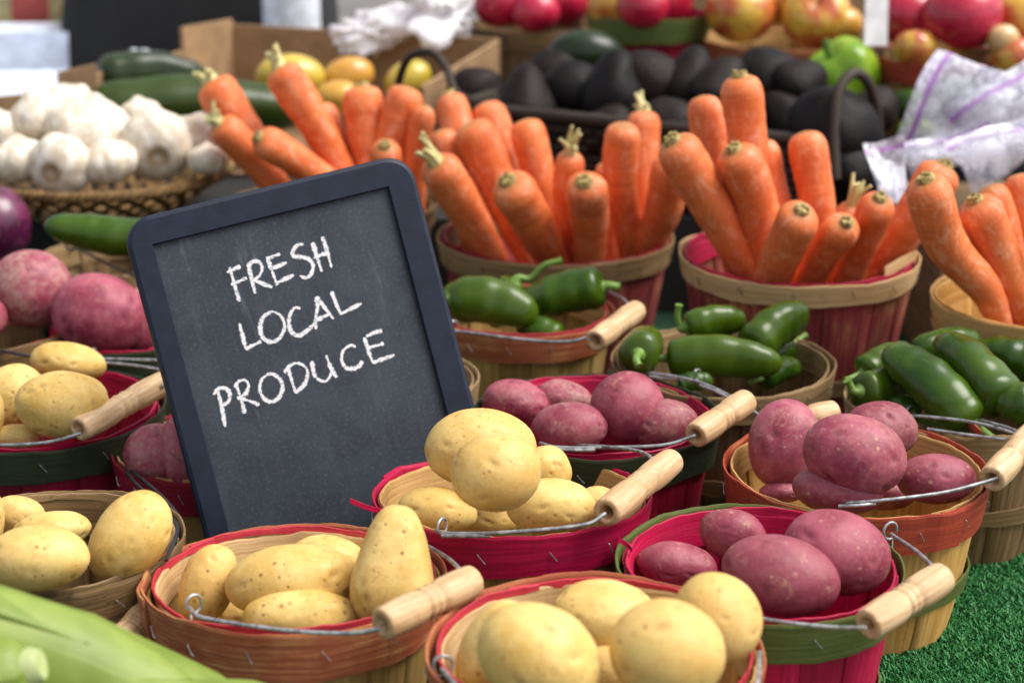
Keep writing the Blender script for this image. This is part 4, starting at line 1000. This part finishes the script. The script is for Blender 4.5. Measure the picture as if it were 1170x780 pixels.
# zip bags
def bag_mat():
    t = NT('zip_bag_plastic'); uv = t.coord('UV'); sep = t.n('ShaderNodeSeparateXYZ'); t.l(uv, sep.inputs[0])
    st = t.ramp(t.math('ABSOLUTE', t.math('SUBTRACT', sep.outputs[1], .86)), .022, .045, 1, 0)
    n = t.noise(t.coord(), 26, 4); n5 = t.noise(t.coord(), 60, 6, .75, .8); c = t.mix(t.ramp(n5, .38, .62), (.50,.52,.62), (.84,.84,.92))
    c = t.mix(t.ramp(t.noise(t.coord(), 14, 3), .5, .7, 0, .35), c, (.40,.32,.60))
    c = t.mix(t.math('MULTIPLY', st, .8), c, (.33,.07,.42))
    return t.set(Base_Color=c, Roughness=.14, Specular_IOR_Level=.7, Alpha=t.math('ADD', t.ramp(n5, .35, .65, .3, .72), t.math('MULTIPLY', st, .5), True))
M['zip'] = bag_mat()
def zipbag(px, py, y, w, h, roll, yaw, tilt, label):
    c = at_y(px, py, y); s = m_per_px(c); w *= s; h *= s; SEED[0] += 1; rs = np.random.RandomState(SEED[0])
    n, m = 40, 40; mb = MB()
    for side in (1, -1):
        P = np.zeros((n, m, 3)); U = np.zeros((n, m, 2))
        for i in range(n):
            for j in range(m):
                u, v = i/(n-1), j/(m-1); P[i,j] = ((u-.5)*w, (v-.5)*h, 0); U[i,j] = (u, v)
        u, v = U[...,0], U[...,1]; th = (np.sin(PI*u)*np.sin(PI*np.minimum(1, v*1.15)).clip(0))**.6*w*.13
        cr = wob(P.reshape(-1,3)/w, rs, 9, .034, 8).reshape(n, m)+wob(P.reshape(-1,3)/w, rs, 20, .010, 8).reshape(n, m)
        P[...,2] = side*(th+.0008)+np.abs(cr)*w*.9*(np.sin(PI*u)**.5)
        ou = wob(np.c_[P.reshape(-1,3)[:,:2]/w, np.zeros(n*m)], np.random.RandomState(SEED[0]), 5, .035, 6).reshape(n, m)
        P[...,0] += ou*w; P[...,1] += ou[::-1]*w*.8; P[...,2] += w*.16*np.sin(u*3.1+v*2.3+SEED[0])+w*.08*np.sin(v*5+u*2)
        mb.grid(P if side > 0 else P[:, ::-1], U if side > 0 else U[:, ::-1])
    o = mb.build('zip_bag', M['zip']); o.matrix_world = cam_matrix(c, roll, yaw, tilt); tag(o, label, 'bag', 'clear plastic bags by the carrots')
zipbag(1096,128,2.20,120,104,58,15,-25,'plastic bag with a purple zip line slanting beside the dark basket')
zipbag(1158,132,2.12,110,110,35,-10,-25,'crumpled plastic bag lying highest at the picture edge')
zipbag(1150,170,2.0,120,70,25,10,-30,'shiny creased plastic bag just above the ringed carrot')
zipbag(1085,172,2.06,110,60,20,0,-20,'flat plastic bag under the shiny creased one')
zipbag(1017,196,1.98,44,78,8,10,-10,'small pointed plastic bag end standing behind the white-stalked carrot')

# white bags draped over the cardboard
def crumpled(px, py, w, h, y, mat, label, roll=0, name='crumpled_bag', dep=.5):
    c = at_y(px, py, y); s = m_per_px(c); SEED[0] += 1; rs = np.random.RandomState(SEED[0])
    V, F = ico(5); D = V.copy(); q = wob(D, rs, 3.2, .45, 4)
    r = np.clip(1.1+q-.9*np.abs(wob(D, rs, 5, .45, 5))-.5*np.abs(wob(D, rs, 10, .4, 5))-.2*np.abs(wob(D, rs, 22, .3, 6)), .15, 2); V = D*r[:,None]; e = (V.max(0)-V.min(0))/2; V = V/e*np.array([w*s/2, h*s/2, min(w,h)*s/2*dep])
    o = mesh_np(name, V, F, M[mat]); o.matrix_world = cam_matrix(c, roll); return tag(o, label, 'bag')
crumpled(428, 38, 122, 60, 2.66, 'bagwhite', 'white crumpled cloth-like bag lying on the cardboard box edge', 8)
crumpled(503, 22, 88, 92, 2.64, 'bagwhite', 'upright white bag with pinkish folds beside the slatted basket', 10)
crumpled(162, 64, 26, 18, 2.5, 'plastic', 'tiny scrap of white plastic on the zucchini', 0)
# white jug behind
c = at_y(333, 14, 3.0); s = m_per_px(c); mb = MB(); mb.tube(spline([(0,0,-.09),(0,0,.0),(0,0,.05),(0,0,.075),(0,0,.09)], 6), np.interp(np.linspace(0,1,25), [0,.5,.7,.85,1], [33*s,33*s,27*s,14*s,8*s]), 28)
o = mb.build('white_jug', M['plastic']); o.location = Vector(c); tag(o, 'pale white plastic jug behind the cardboard box', 'jug')
mb = MB(); mb.tube([(0,0,.09),(0,0,.105)], 10*s, 16); mb.build('jug_cap', M['plastic'], o)
# black bag
a = at_y(232, 20, 3.25); s = m_per_px(a); V, F = ico(5); rs = np.random.RandomState(5); V = np.sign(V)*np.abs(V)**.45; V = V*(1+wob(V, rs, 4, .02)[:,None])*np.array([142*s, .16, .36])/.92
o = mesh_np('black_bag', V, F, M['black']); o.location = Vector(a-np.array([0,0,.22])); tag(o, 'large black fabric bag standing behind the cardboard box', 'bag')
a = at_y(100, 40, 3.65); mb = MB(); mb.tube([(0,0,0),(0,0,2.2)], .017, 14); o = mb.build('tent_pole', M['grey']); o.location = (a[0], a[1], -.75); tag(o, 'grey upright pole at the edge of the big black bag', 'pole')
# white table and papers
def box_thing(name, lo, hi, mat, label, cat, rot=0):
    lo, hi = np.array(lo, float), np.array(hi, float); c = (lo+hi)/2; c[2] = lo[2]; mb = MB(); mb.box(lo-c, hi-c); o = mb.build(name, M[mat], None, False); o.location = Vector(c); o.rotation_euler[2] = rot
    bv = o.modifiers.new('soft', 'BEVEL'); bv.width = .003; bv.segments = 2
    return tag(o, label, cat)
for lo_, hi_, m_, l_, k_ in box_thing_later: box_thing('cardboard_carton', lo_, hi_, m_, l_, k_)
tz = .12
root = empty('side_table', (-1.25, 2.95, -.75), 'white side table beyond the garlic with papers on it', 'table')
mb = MB(); mb.box((-.5,-.45,.75+tz-.03), (.60,.58,.75+tz)); mb.build('table_top', M['white'], root, False)
for x in (-.45, .55):
    for y in (-.4, .53): mb = MB(); mb.box((x-.02,y-.02,0), (x+.02,y+.02,.75+tz-.031)); mb.build('leg', M['grey'], root, False)
box_thing('paper_stack', (-1.08,2.80,tz), (-.70,3.04,tz+.035), 'bluewhite', 'white paper stack lying on the side table', 'paper', .12)
box_thing('paper_sheet', (-1.0,2.62,tz+.0005), (-.72,2.77,tz+.006), 'paleblue', 'pale blue sheet lying before the white paper stack', 'paper', .05)
box_thing('white_carton', (-1.10,3.10,tz), (-.69,3.22,tz+.09), 'bluewhite', 'low white carton behind the paper stack', 'box', .06)
box_thing('yellow_carton', (-1.15,3.32,tz), (-.74,3.46,tz+.40), 'carton', 'pale yellow carton at the back of the side table', 'box', .05)
box_thing('red_pouch', (-.885,3.25,tz), (-.825,3.29,tz+.30), 'redcloth', 'small dull red pouch in front of the pale yellow carton', 'pouch', .1)

# corn
def husk_mat():
    t = NT('corn_husk'); uv = t.coord('UV'); v = t.shifted(t.coord())
    f = t.noise(t.mapping(uv, (3, 130, 1)), 1, 4, .65); n = t.noise(v, 16, 3)
    c = t.mix(t.ramp(n, .3, .7), (.115,.18,.013), (.21,.275,.04)); c = t.mix(t.ramp(f, .5, .75, 0, .35), c, (.34,.40,.13))
    t.bump(f, .35, .0015)
    return t.set(Base_Color=c, Roughness=.5, Subsurface_Weight=.06, Subsurface_Radius=(.004,.006,.002), Subsurface_Scale=1.0)
M['husk'] = husk_mat(); M['cornend'] = plain('pale_corn_end', (.36,.42,.17), .6)
def corn(a, b, R, label, leaves=3, seed=1):
    rs = np.random.RandomState(seed); o = empty('corn_ear', (a+b)/2, label, 'corn', 'ears of corn in their husks'); c = (a+b)/2
    ax = (b-a); L = np.linalg.norm(ax); ax /= L; u = np.cross(ax, [0,0,1]); u /= np.linalg.norm(u); w = np.cross(u, ax)
    prof = lambda t: R*np.interp(t, [0,.05,.15,.4,.75,1], [.35,.62,.86,1,.72,.18])
    for k in range(leaves):
        a0 = 2*PI*k/leaves+rs.rand()*.3; half = 2*PI/leaves*.66; P = []; U = []; t1 = .88+.12*rs.rand()
        for i in range(30):
            t = i/29*t1; row = []; ur = []; ww = half*np.interp(i/29, [0,.6,1], [1,.95,.10])
            for j in range(31):
                q = -1+j/15; an = a0+q*ww; lift = .0009*(k % 3)+.002*(q > .6)*(q-.6)+.0012*math.sin(t*9+k)
                r = prof(t)+lift+.0012*math.sin(t*5+j*.2+k); row.append(a-c+ax*L*t+r*(u*math.cos(an)+w*math.sin(an))); ur.append((t*L, q*half*R+k*.3))
            P.append(row); U.append(ur)
        mb = MB(); mb.grid(np.array(P), np.array(U)); h = mb.build('husk_leaf', M['husk'], o)
        sm = h.modifiers.new('thickness', 'SOLIDIFY'); sm.thickness = .0008
    mb = MB(); mb.tube([a-c-ax*.007, a-c-ax*.003, a-c+ax*.01], [R*.40, R*.52, R*.5], 16); mb.build('cut_stalk', M['cornend'], o)
corn(at_d(-110,705,1.03), at_d(345,872,1.08), 80*1.05/FPX, 'big ear of corn in green husk lying across the lower corner', seed=4)
corn(at_d(34,762,.985), at_d(-150,812,.99), 44*.98/FPX, 'second ear of corn, its pale cut stalk end towards the big one', seed=9)
corn(at_d(100,800,1.03), at_d(350,806,1.06), 30*1.04/FPX, 'third ear of corn, only a strip showing at the bottom edge', seed=12)

# ------------------------------------------------------------------ table, turf, steps, pavement
root = empty('market_table', (0, 1.9, -.75), 'long market table whose top is covered in artificial turf', 'table')
mb = MB(); mb.box((-1.05,-1.15,.715), (1.25,1.2,.745)); mb.build('table_top', M['crate'], root, False)
for x in (-1.0, 1.2):
    for y in (-1.1, .9): mb = MB(); mb.box((x-.025,y-.025,0), (x+.025,y+.025,.714)); mb.build('leg', M['grey'], root, False)
t = NT('turf_backing'); v = t.coord(); n = t.noise(v, 60, 3); M['turf'] = t.set(Base_Color=t.mix(t.ramp(n, .3, .7), (.004,.03,.010), (.008,.05,.018)), Roughness=.8)
mb = MB(); mb.box((-1.05,.75,-.0049), (1.25,3.1,0)); o = mb.build('turf', M['turf'], None, False); tag(o, kind='structure')
t = NT('turf_blades'); v = t.coord(); n = t.noise(v, 90, 3); n2 = t.noise(v, 900, 1)
c = t.mix(t.ramp(n2, .3, .7), (.012,.10,.026), (.042,.22,.058)); c = t.mix(t.ramp(n, .4, .7, 0, .4), c, (.07,.24,.06))
M['blade'] = t.set(Base_Color=c, Roughness=.5, Specular_IOR_Level=.25)
def turf():
    rs = np.random.RandomState(3); spots = [(.24,.62,1.02,1.5,120000), (-.62,1.0,1.0,1.95,30000)]; Vs = []
    for x0, x1, y0, y1, n in spots:
        p = np.c_[x0+(x1-x0)*rs.rand(n), y0+(y1-y0)*rs.rand(n), np.zeros(n)]
        a = rs.rand(n)*2*PI; w = .0006+.0004*rs.rand(n); h = .004+.004*rs.rand(n); le = .008*rs.rand(n); b = a+PI/2+rs.randn(n)*.4
        d = np.c_[np.cos(a), np.sin(a), np.zeros(n)]*w[:,None]; l1 = np.c_[np.cos(b)*le*.35, np.sin(b)*le*.35, h*.6]; l2 = np.c_[np.cos(b)*le, np.sin(b)*le, h]
        Vs.append(np.stack([p-d, p+d, p+d*.9+l1, p-d*.9+l1, p+d*.45+l2, p-d*.45+l2], 1))
    V = np.concatenate(Vs).reshape(-1, 3); N = len(V)//6
    F = (np.arange(N)[:,None,None]*6+np.array([[0,1,2,3],[3,2,4,5]])[None]).reshape(-1, 4)
    me = bpy.data.meshes.new('grass'); me.vertices.add(len(V)); me.vertices.foreach_set('co', V.astype(np.float32).ravel())
    me.loops.add(F.size); me.loops.foreach_set('vertex_index', F.ravel().astype(np.int32)); me.polygons.add(len(F))
    me.polygons.foreach_set('loop_start', np.arange(0, F.size, 4, dtype=np.int32)); me.polygons.foreach_set('loop_total', np.full(len(F), 4, np.int32))
    me.update(calc_edges=True); me.materials.append(M['blade']); o = link('artificial_grass', me)
    tag(o, 'short green artificial grass covering the table', 'grass', kind='stuff')
turf()
box_thing('display_step', (-.85,2.18,.0015), (1.2,3.05,.119), 'darkcloth', 'low black cloth-covered step under the avocado basket and the cardboard box', 'step')
box_thing('display_step', (.08,2.505,.1205), (1.15,2.79,.169), 'darkcloth', 'upper black cloth-covered step under the apple baskets', 'step')
box_thing('wooden_crate', (.47,1.93,.0015), (.86,2.165,.17), 'crate', 'wooden crate under the plastic bags beyond the carrots', 'crate')
t = NT('pavement'); v = t.coord(); n = t.noise(v, 3, 6); M['pave'] = t.set(Base_Color=t.mix(t.ramp(n, .3, .7), (.10,.095,.09), (.17,.165,.16)), Roughness=.85)
mb = MB(); mb.add([(-60,-20,-.75),(60,-20,-.75),(60,120,-.75),(-60,120,-.75)], [(0,1,2,3)]); tag(mb.build('pavement', M['pave'], None, False), kind='structure')

# ------------------------------------------------------------------ camera and light
cam = bpy.data.cameras.new('camera'); co = bpy.data.objects.new('camera', cam); COL.objects.link(co); S.camera = co
co.location = (0, 0, CAMH); co.rotation_euler = (PI/2-PITCH, 0, 0)
cam.sensor_width = 36; cam.lens = FPX/1170*36; cam.clip_end = 300; cam.clip_start = .02
cam.dof.use_dof = True; cam.dof.focus_distance = 1.37; cam.dof.aperture_fstop = 5.4; cam.dof.aperture_blades = 0
SUN_EL, SUN_AZ = 58, 95      # azimuth clockwise from +y
w = bpy.data.worlds.new('World'); S.world = w; w.use_nodes = True; nt = w.node_tree; nt.nodes.clear()
sk = nt.nodes.new('ShaderNodeTexSky'); sk.sky_type = 'NISHITA'; sk.sun_disc = False; sk.sun_elevation = math.radians(SUN_EL); sk.sun_rotation = math.radians(SUN_AZ); sk.dust_density = 4; sk.air_density = 1
hs = nt.nodes.new('ShaderNodeHueSaturation'); hs.inputs['Saturation'].default_value = .30
bg = nt.nodes.new('ShaderNodeBackground'); bg.inputs[1].default_value = .095; ow = nt.nodes.new('ShaderNodeOutputWorld')
nt.links.new(sk.outputs[0], hs.inputs['Color']); nt.links.new(hs.outputs[0], bg.inputs[0]); nt.links.new(bg.outputs[0], ow.inputs[0])
sl = bpy.data.lights.new('sun', 'SUN'); sl.energy = 1.5; sl.angle = math.radians(38); sl.color = (1, .95, .88); so = bpy.data.objects.new('sun', sl); COL.objects.link(so)
az, el = math.radians(SUN_AZ), math.radians(SUN_EL); d = Vector((math.sin(az)*math.cos(el), math.cos(az)*math.cos(el), math.sin(el)))
so.rotation_mode = 'QUATERNION'; so.rotation_quaternion = d.to_track_quat('Z', 'Y'); so.location = d*5
S.view_settings.view_transform = 'Standard'; S.view_settings.look = 'None'; S.view_settings.gamma = 1; S.view_settings.exposure = 1.2
S.render.engine = 'CYCLES'
S.cycles.use_denoising = True
S.cycles.max_bounces = 6
